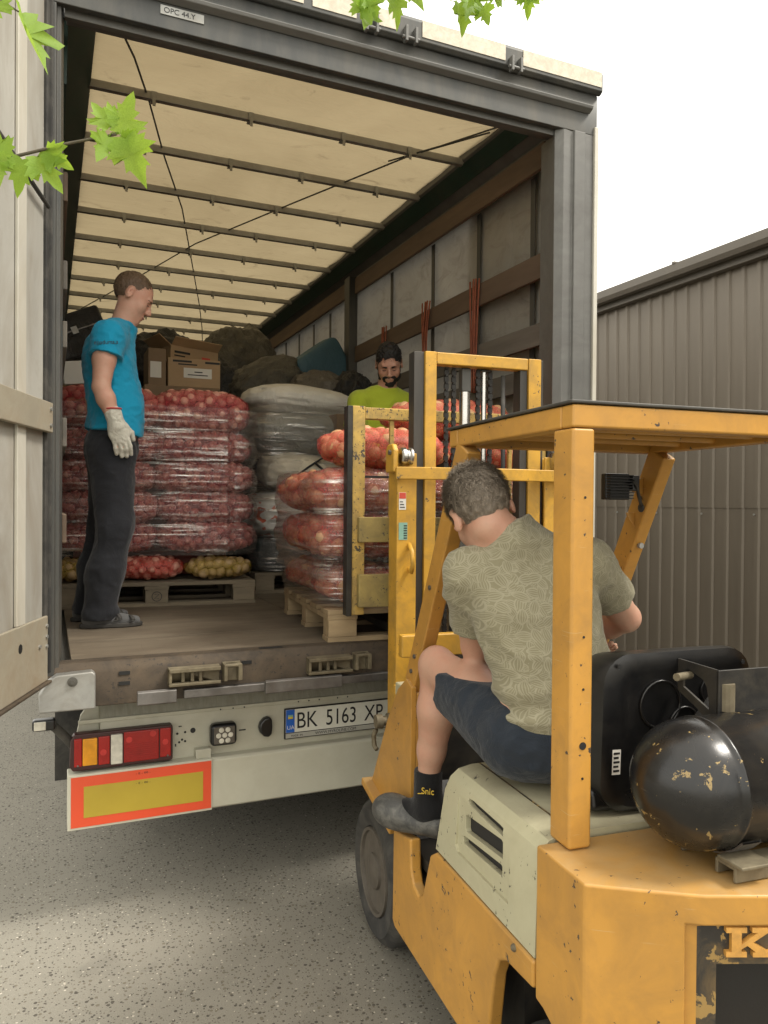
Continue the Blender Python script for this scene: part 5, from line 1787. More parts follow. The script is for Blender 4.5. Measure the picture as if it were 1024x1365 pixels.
def surf(shape, lo, hi, h):
    lo, hi = np.array(lo, float), np.array(hi, float)
    B = 8
    nb = np.ceil((hi-lo)/(h*B)).astype(int)
    n = nb*B+1
    V = np.ones(n, np.float32)
    ib = np.stack(np.meshgrid(*[np.arange(q) for q in nb], indexing='ij'), -1).reshape(-1, 3)
    cen = lo+(ib+.5)*B*h
    hd = B*h*.87
    cd = np.concatenate([shape.ev(c) for c in np.array_split(cen, max(1, len(cen)//20000))])
    act = np.abs(cd) < hd*1.35+.012
    inside = (cd < 0) & ~act
    for q in ib[inside]:
        V[q[0]*B:q[0]*B+B+1, q[1]*B:q[1]*B+B+1, q[2]*B:q[2]*B+B+1] = -1
    loc = np.stack(np.meshgrid(*[np.arange(B+1)]*3, indexing='ij'), -1).reshape(-1, 3)
    A = ib[act]
    key = (A//4) @ np.array([1000000, 1000, 1])
    for u in np.unique(key):
        G = A[key == u]
        I = (G[:, None]*B+loc[None]).reshape(-1, 3)
        P = lo+I*h
        a, b = P.min(0), P.max(0)
        d = shape.ev(P, ((a+b)/2, np.linalg.norm(b-a)/2))
        V[I[:, 0], I[:, 1], I[:, 2]] = d
    sg = V < 0
    c = np.zeros(n-1, np.int8)
    for dx in (0, 1):
        for dy in (0, 1):
            for dz in (0, 1):
                c += sg[dx:n[0]-1+dx, dy:n[1]-1+dy, dz:n[2]-1+dz]
    cells = np.argwhere((c > 0) & (c < 8))
    idx = np.full(n-1, -1, np.int32)
    idx[cells[:, 0], cells[:, 1], cells[:, 2]] = np.arange(len(cells))
    acc = np.zeros((len(cells), 3))
    cnt = np.zeros(len(cells))
    corners = [np.array(q) for q in ((0, 0, 0), (1, 0, 0), (0, 1, 0), (1, 1, 0), (0, 0, 1), (1, 0, 1), (0, 1, 1), (1, 1, 1))]
    vals = [V[tuple((cells+q).T)] for q in corners]
    for i in range(8):
        for j in range(i+1, 8):
            if np.abs(corners[i]-corners[j]).sum() != 1:
                continue
            a, b = vals[i], vals[j]
            m = (a < 0) != (b < 0)
            t = np.where(m, a/(a-b+1e-12), 0)
            acc[m] += (corners[i]+(corners[j]-corners[i])*t[:, None])[m]
            cnt[m] += 1
    verts = lo+(cells+acc/cnt[:, None])*h
    faces = []
    for ax in range(3):
        o1, o2 = (ax+1) % 3, (ax+2) % 3
        sl0 = [slice(None)]*3
        sl1 = [slice(None)]*3
        sl0[ax] = slice(0, -1)
        sl1[ax] = slice(1, None)
        e = np.argwhere(sg[tuple(sl0)] != sg[tuple(sl1)])
        ok = (e[:, o1] > 0) & (e[:, o2] > 0) & (e[:, o1] < n[o1]-1) & (e[:, o2] < n[o2]-1)
        e = e[ok]
        u1 = np.zeros(3, int)
        u1[o1] = 1
        u2 = np.zeros(3, int)
        u2[o2] = 1
        q = [idx[tuple((e-u1-u2).T)], idx[tuple((e-u2).T)], idx[tuple(e.T)], idx[tuple((e-u1).T)]]
        Q = np.stack(q, 1)
        neg = sg[tuple(e.T)]
        Q[~neg] = Q[~neg][:, ::-1]
        faces.append(Q[(Q >= 0).all(1)])
    F = np.concatenate(faces)
    return verts, F


def skin_mesh(name, shape, lo, hi, h, m, parent):
    v, f = surf(shape, lo, hi, h)
    return put_mesh(name, v, f.tolist(), m, parent, smooth=True)


def rotm(yaw, pitch=0., roll=0.):
    """head frame: x right, y face direction, z up. yaw clockwise from +Y seen from above, pitch>0 looks down, roll>0 tips to its right"""
    return np.array(Matrix.Rotation(-yaw, 3, 'Z') @ Matrix.Rotation(-pitch, 3, 'X') @ Matrix.Rotation(roll, 3, 'Y'))


def head(s, o, R, sc_=1., jaw=1., k0=.02):
    o = np.array(o, float)
    T = lambda p: o+R @ (np.array(p)*sc_)
    E = lambda c, r, k=.02, sub=False: s.el(T(c), np.array(r)*sc_, R, k, sub)
    C = lambda a, b, r1, r2, k=.015: s.rc(T(a), T(b), r1*sc_, r2*sc_, k)
    E((0, -.014, .034), (.075, .097, .090), k0)
    E((0, .028, -.008), (.064, .067, .086), .03)
    E((0, .030, -.064), (.054*jaw, .058, .050), .03)
    E((0, .076, -.100), (.022*jaw, .019, .019), .025)
    C((-.034, .080, .024), (.034, .080, .024), .013, .013)
    E((.040, .060, -.030), (.024, .024, .026), .02)
    E((-.040, .060, -.030), (.024, .024, .026), .02)
    E((.032, .100, .003), (.016, .014, .011), .012, True)
    E((-.032, .100, .003), (.016, .014, .011), .012, True)
    C((0, .088, .012), (0, .112, -.028), .008, .012, .012)
    E((0, .104, -.034), (.019, .015, .010), .010)
    E((0, .091, -.062), (.025, .012, .007), .010)
    E((0, .089, -.075), (.021, .012, .008), .010)
    for x in (-1, 1):
        s.el(T((x*.080, -.014, -.004)), np.array((.010, .021, .033))*sc_, R @ np.array(Matrix.Rotation(x*-.35, 3, 'Z')), .012)
        E((x*.086, -.006, .0), (.006, .010, .017), .008, True)
    return T


def hand(s, o, R, side=1, curl=.5, sc_=1., fat=1.):
    """x: thumb direction * side, y: palm faces +y, z up (fingers to -z)"""
    o = np.array(o, float)
    T = lambda p: o+R @ (np.array((p[0]*side, p[1], p[2]))*sc_)
    s.el(T((0, 0, -.050)), np.array((.042*fat, .019*fat, .056))*sc_, R, .02)
    for x, L, r in ((.030, .072, .0098), (.010, .080, .0102), (-.011, .074, .0098), (-.030, .058, .0088)):
        a = (x, 0, -.088)
        c1, c2 = curl*.45, curl*1.1
        b = (x*1.05, math.sin(c1)*L*.5, -.088-math.cos(c1)*L*.5)
        c = (x*1.05, b[1]+math.sin(c2)*L*.5, b[2]-math.cos(c2)*L*.5)
        s.rc(T(a), T(b), r*fat*sc_*1.05, r*fat*sc_, .006)
        s.rc(T(b), T(c), r*fat*sc_, r*fat*sc_*.82, .005)
    s.rc(T((.030, .008, -.030)), T((.054, .020, -.062)), .015*fat*sc_, .0115*fat*sc_, .012)
    s.rc(T((.054, .020, -.062)), T((.056, .030, -.092)), .0112*fat*sc_, .0095*fat*sc_, .006)
    return T


def skin_mat(name, c, red=(.55, .22, .15)):
    t = NT(name)
    n = t.noise(14, 4, .6, .3)
    n2 = t.noise(90, 3, .6, 0)
    base = t.mix(t.ramp(n, .35, .7), c, t.mix(.35, c, red))
    base = t.mix(t.math('MULTIPLY', t.ramp(n2, .5, .8), .25), base, tint(c, .7))
    p = t.pbr(base, .5, 0, t.bump(n2, .12, .003), .4)
    pr = p.node
    pr.inputs['Subsurface Weight'].default_value = .12
    pr.inputs['Subsurface Radius'].default_value = (.012, .005, .003)
    pr.inputs['Subsurface Scale'].default_value = .6
    return t.done(p)


MAT['skin_a'] = skin_mat('skin_a', (.60, .36, .26), (.58, .20, .14))
MAT['skin_b'] = skin_mat('skin_b', (.44, .25, .17))
MAT['skin_c'] = skin_mat('skin_c', (.52, .31, .22))


def cloth(name, c, var=.12, weave=600, wr=.35, ws=9., rough=.85, dark=None):
    t = NT(name)
    n = t.noise(ws, 4, .6, 1.0)
    n2 = t.noise(weave, 2, .5)
    base = t.mix(n, tint(c, 1-var), tint(c, 1+var))
    if dark:
        base = t.mix(t.math('MULTIPLY', t.ramp(t.noise(4, 6, .65, .4), .5, .7), .5), base, dark)
    h = t.math('ADD', n, t.math('MULTIPLY', n2, .12))
    return t.done(t.pbr(base, rough, 0, t.bump(h, wr, .02), .25, Sheen_Weight=.15))


MAT['shirt_blue'] = cloth('shirt_blue', (.010, .30, .50), .10, 700, .4, 7)
MAT['trousers_dark'] = cloth('trousers_dark', (.017, .018, .022), .25, 600, .4, 8)
MAT['shirt_green'] = cloth('shirt_green', (.36, .43, .030), .12, 600, .5, 7)
MAT['denim'] = cloth('denim', (.018, .024, .034), .35, 500, .5, 14, dark=(.012, .015, .022))
MAT['glove'] = cloth('glove', (.60, .58, .50), .12, 400, .6, 30, dark=(.28, .25, .2))
MAT['glove_cuff'] = cloth('glove_cuff', (.50, .06, .06), .1)
MAT['sock_grey'] = cloth('sock_grey', (.10, .10, .10), .2)
MAT['sock_black'] = cloth('sock_black', (.008, .008, .009), .2)
mk('sandal', (.030, .028, .027), .7, var=.2, vs=30, dirt=(.10, .09, .07), dirt_amt=.4)
mk('clog', (.055, .055, .052), .5, var=.3, vs=16, dirt=(.22, .21, .185), dirt_amt=.7, dirt_s=22, bs=160, bump=.25)
mk('sock_print', (.62, .42, .05), .8, var=.1)


def hair_mat(name, a, b, rough=.45):
    t = NT(name)
    n = t.noise(130, 4, .65, .3, t.mapv((1, 1, .35)))
    n2 = t.noise(14, 3, .6)
    c = t.mix(t.ramp(n, .3, .7), a, b)
    c = t.mix(t.math('MULTIPLY', n2, .4), c, a)
    return t.done(t.pbr(c, rough, 0, t.bump(n, .8, .006), .4))


MAT['hair_fair'] = hair_mat('hair_fair', (.085, .052, .031), (.19, .122, .075))
MAT['hair_dark'] = hair_mat('hair_dark', (.006, .005, .004), (.014, .011, .009), .6)
MAT['hair_brown'] = hair_mat('hair_brown', (.13, .106, .082), (.28, .235, .185))


def leaf_print():
    """khaki knit printed with outlined leaves: every Voronoi cell holds one turned leaf outline with a vein"""
    t = NT('leaf_print_shirt')
    mask = None
    v2 = t.mapv((1, 1, 1))
    tri = None
    for sc_, off, rz, wv in ((29, 0., 0., 1.0), (34, .37, 1.0, 1.0)):
        src = t.mapv((sc_, sc_*.55, sc_), (0, 0, rz*.2), (off, off*.7, off*.3))
        vo = t.n('ShaderNodeTexVoronoi', feature='F1')
        t.L(src, vo.inputs['Vector'])
        vo.inputs['Scale'].default_value = 1.0
        vo.inputs['Randomness'].default_value = .75
        rel = t.vmath('SUBTRACT', src, vo.outputs['Position'])
        se = t.n('ShaderNodeSeparateColor')
        t.L(vo.outputs['Color'], se.inputs[0])
        ang = t.math('MULTIPLY', se.outputs[0], 6.283)
        sp = t.n('ShaderNodeSeparateXYZ')
        t.L(rel, sp.inputs[0])
        ca, sa = t.math('COSINE', ang), t.math('SINE', ang)
        x = t.math('ADD', t.math('MULTIPLY', sp.outputs[0], ca), t.math('MULTIPLY', sp.outputs[2], sa))
        y = t.math('SUBTRACT', t.math('MULTIPLY', sp.outputs[2], ca), t.math('MULTIPLY', sp.outputs[0], sa))
        x = t.math('MULTIPLY', x, 1.5)
        # lens outline: |y| against w(1-x^2)
        w = t.math('MULTIPLY', t.math('SUBTRACT', 1.0, t.math('MULTIPLY', x, x)), .36)
        ay = t.math('ABSOLUTE', y)
        edge = t.math('LESS_THAN', t.math('ABSOLUTE', t.math('SUBTRACT', ay, w)), .052)
        edge2 = t.math('LESS_THAN', t.math('ABSOLUTE', t.math('SUBTRACT', ay, t.math('MULTIPLY', w, .5))), .028)
        vein = t.math('LESS_THAN', ay, .022)
        lim = t.math('LESS_THAN', t.math('ABSOLUTE', x), 1.0)
        m = t.math('MULTIPLY', t.math('MAXIMUM', edge, t.math('MAXIMUM', edge2, vein)), lim)
        body = t.math('MULTIPLY', t.math('LESS_THAN', ay, t.math('ADD', w, .05)), lim)
        if mask is None:
            mask, occ = m, body
        else:
            mask = t.math('MAXIMUM', mask, t.math('MULTIPLY', m, t.math('SUBTRACT', 1.0, occ)))
    n = t.noise(7, 4, .6, 1.0)
    base = t.mix(n, (.205, .185, .115), (.25, .228, .148))
    base = t.mix(t.math('MULTIPLY', mask, .50), base, (.38, .355, .26))
    h = t.math('ADD', n, t.math('MULTIPLY', t.noise(500, 2), .10))
    return t.done(t.pbr(base, .85, 0, t.bump(h, .35, .02), .25, Sheen_Weight=.15))


MAT['leaf_print_shirt'] = leaf_print()


def strands(name, T, R, m, parent, n, length, keep, sc_=1., curl=.5, up=.55, seed=3, wid=.0011, rad=(.080, .101, .096), back=0.0):
    """short hair as thin tapered blades rooted on the skull ellipsoid"""
    r_ = np.random.default_rng(seed)
    vs, fs = [], []
    c = np.array((0, -.014, .034))
    rad = np.array(rad)
    k = 0
    while k < n:
        d = r_.normal(size=3)
        d /= np.linalg.norm(d)
        p = c+d*rad
        if not keep(p):
            continue
        k += 1
        nn = d/rad
        nn /= np.linalg.norm(nn)
        flow = np.array((r_.normal()*.35, -.35+back, -.75+r_.normal()*.25)) if d[2] < .75 else np.array((r_.normal()*.7, .15+r_.normal()*.6, 0))
        flow -= nn*(flow @ nn)
        side = np.cross(nn, flow)
        side /= np.linalg.norm(side)+1e-9
        L = length(p)*r_.uniform(.6, 1.2)
        ph = r_.uniform(0, 6.28)
        q = p-nn*.002
        o = len(vs)
        S_ = 4
        for i in range(S_+1):
            t = i/S_
            w = wid*(1-.8*t)
            dirn = nn*(up*(1-t*.7))+flow*(.5+.5*t)+side*math.sin(ph+t*4)*curl
            dirn /= np.linalg.norm(dirn)
            vs.append(T(q-side*w))
            vs.append(T(q+side*w))
            q = q+dirn*L/S_
        for i in range(S_):
            fs.append((o+2*i, o+2*i+1, o+2*i+3, o+2*i+2))
    ob = put_mesh(name, vs, fs, m, parent, smooth=True)
    ob['kind'] = 'stuff'
    return ob


def wrinkle(amp, fx, seed, st=(1, 1, 1)):
    st = np.array(st)
    def f(P, d):
        m = np.abs(d) < .06
        if m.any():
            Q = P[m]*st
            n = vnoise(Q, fx, seed)+.5*vnoise(Q, fx*2.3, seed+2)
            d = d.copy()
            d[m] += amp*(np.abs(n)-.35)
        return d
    return f


# ---------------------------------------------------------------- man in the blue t-shirt (faces +X)
PM = thing('person', 'standing man in bright blue t-shirt, dark trousers and white work glove, looking down', 'person', (.28, 4.15, FZ), 0, framed=True)
YC = 4.15
hR = rotm(RAD(94), RAD(31), RAD(0))
hO = (.395, YC, 2.782)
s = Shape()
s.rc((.325, YC, 2.56), (.372, YC, 2.72), .062, .057, .03)
s.el((.285, YC, 2.42), (.115, .165, .20), None, .06)
s.el((.315, YC, 2.18), (.122, .152, .18), None, .06)
s.el((.295, YC, 2.00), (.118, .165, .13), None, .06)
for sd_, el_, wr_ in ((-1, (.232, 3.925, 2.275), (.292, 3.915, 2.120)), (1, (.22, 4.385, 2.275), (.25, 4.36, 2.12))):
    sh = (.268, YC+sd_*.185, 2.525)
    s.rc((.29, YC+sd_*.10, 2.555), sh, .065, .060, .04)
    s.chain([sh, ((sh[0]+el_[0])/2-.004, (sh[1]+el_[1])/2, (sh[2]+el_[2])/2+.01), el_], [.058, .053, .041], .02)
    mid = tuple(.65*np.array(el_)+.35*np.array(wr_))
    s.chain([el_, mid, wr_], [.041, .044, .029], .015)
legs = {-1: ((.295, YC-.09, 1.98), (.305, YC-.115, 1.58), (.215, YC-.12, 1.185)), 1: ((.295, YC+.09, 1.98), (.285, YC+.10, 1.58), (.180, YC+.13, 1.185))}
for sd_, (h_, k_, a_2) in legs.items():
    s.chain([h_, k_], [.088, .056], .05)
    s.chain([k_, (k_[0]*.55+a_2[0]*.45-.015, k_[1], 1.42), a_2], [.056, .058, .036], .02)
    s.rc((a_2[0]-.03, a_2[1], 1.142), (a_2[0]+.12, a_2[1]-.01, 1.134), .030, .026, .03)
    s.rc((a_2[0]+.10, a_2[1]-.01, 1.134), (a_2[0]+.185, a_2[1]-.012, 1.130), .030, .020, .02)
hR_r = np.array([[1, 0, 0], [0, 1, 0], [0, 0, 1]], float)
Rr = np.array(Matrix.Rotation(RAD(-14), 3, 'Y'))
hand(s, (.300, 3.914, 2.112), Rr, 1, .35, 1.0)
hand(s, (.255, 4.356, 2.112), np.array(Matrix.Rotation(RAD(-8), 3, 'Y')) @ np.diag([1., -1., 1.]), 1, .5, 1.0)
HT = head(s, hO, hR, 1.0, 1.05)
skin_mesh('body', s, (.05, 3.84, 1.09), (.58, 4.47, 2.93), .0045, 'skin_a', PM)
# hair: a close cropped cap with receding temples
hs = Shape()
hs.el(HT((0, -.016, .035)), (.0775, .0992, .0925), hR, .02)
hRi = hR


def hair_line(y, low=0.):
    return np.interp(y, [-.12, -.085, -.03, .015, .032, .042, .056, .080, .095], [-.062, -.052, -.034, -.022, -.008, .040-low, .068-low, .092-low, .30])


def hair_post(o, R, low=0., seed=1, amp=.003, sc_=1.0):
    o = np.array(o)
    def f(P, d):
        q = (P-o) @ R/sc_
        cut = hair_line(q[:, 1], low)-q[:, 2]+.007*vnoise(P, 55, seed+4)
        ear = .024-np.sqrt((q[:, 1]+.012)**2+(q[:, 2]+.004)**2)
        ear = np.where(np.abs(q[:, 0]) > .05, ear, -1)
        d = d+amp*vnoise(P, 90, seed)
        return np.maximum(np.maximum(d, cut*.8), ear)
    return f


def cropped(T, R, m, parent, n, L, low, seed):
    def keep(p):
        if abs(p[0]) > .05 and (p[1]+.012)**2+(p[2]+.004)**2 < .025**2:
            return False
        return p[2] > hair_line(p[1], low)-.004+rng.normal()*.004
    return strands('hair_strands', T, R, m, parent, n, lambda p: L, keep, curl=.4, up=.35, seed=seed, wid=.0010, rad=(.0770, .0990, .0920))


hs.post = hair_post(hO, hR, .006, 1, .0025)
skin_mesh('hair', hs, (.26, 4.03, 2.66), (.53, 4.27, 2.93), .0032, 'hair_fair', PM)
cropped(HT, hR, 'hair_fair', PM, 3000, .009, .006, 41)
for x in (-1, 1):
    p = HT((x*.032, .0795, .003))
    part('eyelid', MB().tube([HT((x*.020, .0895, -.003)), HT((x*.032, .0925, -.005)), HT((x*.045, .0865, -.003))], [.0014, .0026, .0014], 6), 'ink', PM, smooth=True)
    br = [HT((x*(.018+.011*i), .0955-.0012*i*i*1.6, .0195+.0025*math.sin(i))) for i in range(4)]
    part('eyebrow', MB().tube(br, [.003, .0042, .004, .002], 6), 'hair_fair', PM, smooth=True)
mk('lips', (.40, .16, .13), .5, var=.1)
part('lips', MB().tube([HT((-.022, .0965, -.068)), HT((0, .1035, -.066)), HT((.022, .0965, -.068))], [.003, .0045, .003], 6), 'lips', PM, smooth=True)
# t-shirt
ts = Shape()
ts.el((.283, YC, 2.43), (.129, .180, .205), None, .06)
ts.el((.318, YC, 2.20), (.138, .168, .20), None, .07)
ts.el((.305, YC, 2.06), (.136, .178, .13), None, .06)
for sd_, el_ in ((-1, (.232, 3.925, 2.275)), (1, (.22, 4.385, 2.275))):
    sh = np.array((.268, YC+sd_*.185, 2.530))
    ts.rc((.30, YC+sd_*.08, 2.575), sh, .070, .070, .05)
    e = sh+(np.array(el_)-sh)*.40
    ts.rc(sh, e, .072, .079, .03, cap=True)
ts.rc((.335, YC, 2.57), (.36, YC, 2.645), .076, .066, .03, cap=True)


def ts_post(P, d):
    d = wrinkle(.014, 7, 4, (1, 1, .8))(P, d)
    d = wrinkle(.006, 17, 31, (1, 1, 1.6))(P, d)
    hem = (2.075-.12*(P[:, 0]-.30))-P[:, 2]+.008*np.sin(P[:, 1]*26)
    return np.maximum(d, hem)


ts.post = ts_post
shb = skin_mesh('t_shirt', ts, (.08, 3.80, 2.00), (.53, 4.50, 2.72), .006, 'shirt_blue', PM)
# lettering printed on the sleeve
text_obj('sleeve_print', 'ecoduma.a', .030, 'ink', shb, lookrot((1, .0, .12), (.0, .10, 1), (.196, 3.8795, 2.468)), .0008, .85)
# trousers
tr_ = Shape()
tr_.el((.292, YC, 2.00), (.132, .176, .15), None, .06)
for sd_, (h_, k_, a_2) in legs.items():
    tr_.chain([(h_[0], h_[1], 1.96), (k_[0], k_[1], 1.60), (k_[0]*.5+a_2[0]*.5, k_[1], 1.38), (a_2[0]+.012, a_2[1], 1.16)], [.112, .086, .083, .078], .05)
    tr_.el((a_2[0]+.03, a_2[1], 1.175), (.085, .066, .030), None, .03)


def tr_post(P, d):
    d = wrinkle(.014, 7, 9, (1, 1, .5))(P, d)
    d = wrinkle(.004, 16, 12, (1, 1, 1.2))(P, d)
    return np.maximum(np.maximum(d, 1.140-P[:, 2]), P[:, 2]-2.13)


tr_.post = tr_post
skin_mesh('trousers', tr_, (.02, 3.88, 1.10), (.48, 4.46, 2.17), .006, 'trousers_dark', PM)
# glove on the near hand
gv = Shape()
hand(gv, (.300, 3.914, 2.112), Rr, 1, .35, 1.06, 1.16)
gv.rc((.286, 3.9145, 2.150), (.304, 3.914, 2.09), .040, .037, .02, cap=False)
gv.post = wrinkle(.003, 40, 5)
glv = skin_mesh('glove', gv, (.20, 3.83, 1.87), (.42, 4.0, 2.22), .003, 'glove', PM)
ring = [np.array((.284, 3.9145, 2.172))+np.array((.039*math.cos(t), .039*math.sin(t), .008*math.cos(t)*.3)) for t in np.linspace(0, 2*math.pi, 25)]
part('cuff_trim', MB().tube(ring, .004, 6, False), 'glove_cuff', glv, smooth=True)
gv = Shape()
hand(gv, (.255, 4.356, 2.112), np.array(Matrix.Rotation(RAD(-8), 3, 'Y')) @ np.diag([1., -1., 1.]), 1, .5, 1.06, 1.16)
gv.rc((.25, 4.358, 2.155), (.256, 4.356, 2.09), .040, .037, .02)
skin_mesh('glove', gv, (.15, 4.27, 1.87), (.39, 4.45, 2.22), .004, 'glove', PM)
# sandals over grey socks
for sd_, (h_, k_, a_2) in legs.items():
    x0, y0 = a_2[0], a_2[1]
    sk = Shape()
    sk.rc((x0, y0, 1.20), (x0-.005, y0, 1.15), .040, .040, .02)
    sk.rc((x0-.03, y0, 1.142), (x0+.12, y0-.01, 1.134), .034, .030, .03)
    sk.rc((x0+.10, y0-.01, 1.134), (x0+.188, y0-.012, 1.130), .034, .024, .02)
    skin_mesh('sock', sk, (x0-.09, y0-.07, 1.085), (x0+.24, y0+.06, 1.23), .005, 'sock_grey', PM)
    sole = []
    for t in np.linspace(0, 2*math.pi, 28, endpoint=False):
        c_, s_ = math.cos(t), math.sin(t)
        w = .046 if c_ > 0 else .037
        sole.append((x0+.075+.150*c_, y0-.006+w*s_*(1-.15*abs(c_)**6)))
    sd0 = part('sandal', MB().prism(sole, 'z', FZ+.001, FZ+.024), 'sandal', PM, bevel=.006)
    for xo, zt, lean in ((-.02, 1.20, .0), (.045, 1.178, .02), (.085, 1.170, -.03), (.125, 1.160, .03), (.155, 1.154, -.02)):
        pts = []
        for t in np.linspace(-1.35, 1.35, 9):
            pts.append((x0+xo+lean*math.sin(t), y0-.008+.046*math.sin(t), FZ+.020+(zt-FZ-.020)*max(0, math.cos(t))**.55))
        m = MB()
        vs = [(p[0]+d, p[1], p[2]) for d in (-.009, .009) for p in pts]+[(p[0]+d, p[1], p[2]+.005) for d in (-.009, .009) for p in pts]
        k9 = len(pts)
        fs = []
        for i in range(k9-1):
            fs += [(i, i+1, k9+i+1, k9+i), (2*k9+i, 3*k9+i, 3*k9+i+1, 2*k9+i+1), (i, 2*k9+i, 2*k9+i+1, i+1), (k9+i, k9+i+1, 3*k9+i+1, 3*k9+i)]
        m.add(vs, fs)
        part('strap', m, 'sandal', sd0, smooth=True)

# ---------------------------------------------------------------- bearded man in the green t-shirt, deeper in the trailer
GX, GY = 1.985, 4.50
PG = thing('person', 'bearded dark-haired man in lime green t-shirt standing behind the onion sacks', 'person', (GX, GY, FZ), 0, framed=True)
gR = rotm(RAD(202), RAD(34), RAD(3))
gO = (GX-.01, GY-.06, 2.612)
s = Shape()
s.rc((GX, GY, 2.42), (GX-.004, GY-.035, 2.56), .064, .056, .03)
s.el((GX, GY+.01, 2.24), (.175, .115, .20), None, .06)
s.el((GX, GY+.01, 1.98), (.155, .12, .20), None, .06)
s.el((GX, GY+.01, 1.80), (.165, .12, .13), None, .06)
for sd_ in (-1, 1):
    sh = np.array((GX+sd_*.185, GY, 2.36))
    el_ = np.array((GX+sd_*.245, GY-.05, 2.10))
    wr_ = np.array((GX+sd_*.17, GY-.25, 2.03))
    s.rc((GX+sd_*.09, GY, 2.395), sh, .066, .060, .04)
    s.chain([sh, el_], [.056, .042], .02)
    s.chain([el_, el_*.65+wr_*.35, wr_], [.041, .042, .029], .015)
    Rh = np.array(Matrix.Rotation(RAD(180), 3, 'Z') @ Matrix.Rotation(RAD(70), 3, 'X'))
    hand(s, wr_+np.array((0, -.01, 0)), Rh, sd_, .6)
    hp_ = np.array((GX+sd_*.09, GY+.01, 1.80))
    kn = np.array((GX+sd_*.10, GY-.02, 1.45))
    s.chain([hp_, kn, (GX+sd_*.10, GY+.02, 1.17)], [.09, .058, .04], .04)
    s.rc((GX+sd_*.10, GY+.03, 1.135), (GX+sd_*.12, GY-.15, 1.13), .033, .024, .02)
GT = head(s, gO, gR, 1.0, 1.05)
skin_mesh('body', s, (GX-.36, GY-.50, 1.08), (GX+.36, GY+.18, 2.77), .005, 'skin_b', PG)
hs = Shape()
hs.el(GT((0, -.013, .040)), (.0815, .102, .098), gR, .02)
hs.post = hair_post(gO, gR, .030, 3, .006)
skin_mesh('hair', hs, (GX-.14, GY-.22, 2.47), (GX+.14, GY+.12, 2.80), .004, 'hair_dark', PG)
cropped(GT, gR, 'hair_dark', PG, 1800, .018, .030, 42)
bs_ = Shape()
bs_.el(GT((0, .036, -.070)), (.060, .060, .050), gR, .02)
bs_.el(GT((0, .076, -.103)), (.030, .026, .026), gR, .025)
bs_.rc(GT((-.030, .088, -.052)), GT((.030, .088, -.052)), .008, .008, .015)
for x in (-1, 1):
    bs_.rc(GT((x*.066, .008, -.005)), GT((x*.052, .045, -.07)), .009, .018, .02)
_go, _gR = np.array(gO), gR


def beard_post(P, d):
    q = (P-_go) @ _gR
    mouth = .0045-np.sqrt((q[:, 0]*.35)**2+(q[:, 2]+.069)**2)
    cheek = q[:, 2]-(-.034+.5*np.abs(q[:, 0])-.004)
    cheek = np.where(np.abs(q[:, 0]) > .060, -1, cheek)
    return np.maximum(np.maximum(d+.003*vnoise(P, 100, 4), mouth), cheek)


bs_.post = beard_post
skin_mesh('beard', bs_, (GX-.13, GY-.30, 2.38), (GX+.13, GY+.05, 2.68), .0035, 'hair_dark', PG)
for x in (-1, 1):
    part('eyelid', MB().tube([GT((x*.020, .0895, -.003)), GT((x*.032, .0915, -.0055)), GT((x*.044, .0855, -.003))], [.0012, .0022, .0012], 6), 'hair_dark', PG, smooth=True)
    part('eyebrow', MB().tube([GT((x*(.014+.011*i), .0975-.0018*i*i, .0175+.003*math.sin(i))) for i in range(4)], [.004, .0052, .0048, .002], 6), 'hair_dark', PG, smooth=True)
ts = Shape()
ts.el((GX, GY+.01, 2.25), (.188, .128, .205), None, .06)
ts.el((GX, GY+.01, 1.98), (.172, .136, .21), None, .07)
ts.el((GX, GY+.01, 1.80), (.178, .138, .13), None, .06)
for sd_ in (-1, 1):
    sh = np.array((GX+sd_*.185, GY, 2.365))
    el_ = np.array((GX+sd_*.245, GY-.05, 2.10))
    ts.rc((GX+sd_*.08, GY, 2.41), sh, .070, .070, .05)
    ts.rc(sh, sh+(el_-sh)*.62, .072, .078, .03, cap=True)
ts.rc((GX, GY-.005, 2.42), (GX, GY-.02, 2.475), .078, .068, .03, cap=True)
ts.post = lambda P, d: np.maximum(wrinkle(.012, 7, 6)(P, d), 1.72-P[:, 2])
skin_mesh('t_shirt', ts, (GX-.36, GY-.22, 1.66), (GX+.36, GY+.20, 2.52), .006, 'shirt_green', PG)
tr_ = Shape()
tr_.el((GX, GY+.01, 1.79), (.172, .130, .14), None, .06)
for sd_ in (-1, 1):
    tr_.chain([(GX+sd_*.09, GY+.01, 1.80), (GX+sd_*.10, GY-.02, 1.45), (GX+sd_*.10, GY+.02, 1.16)], [.105, .08, .07], .05)
tr_.post = lambda P, d: np.maximum(np.maximum(wrinkle(.010, 8, 3)(P, d), 1.14-P[:, 2]), P[:, 2]-1.86)
skin_mesh('trousers', tr_, (GX-.30, GY-.22, 1.10), (GX+.30, GY+.22, 1.90), .008, 'trousers_dark', PG)
for sd_ in (-1, 1):
    sk = Shape()
    sk.rc((GX+sd_*.10, GY+.03, 1.142), (GX+sd_*.12, GY-.15, 1.136), .042, .036, .02)
    sk.post = lambda P, d: np.maximum(d, 1.102-P[:, 2])
    skin_mesh('shoe', sk, (GX+sd_*.11-.08, GY-.22, 1.09), (GX+sd_*.11+.08, GY+.10, 1.20), .006, 'sandal', PG)

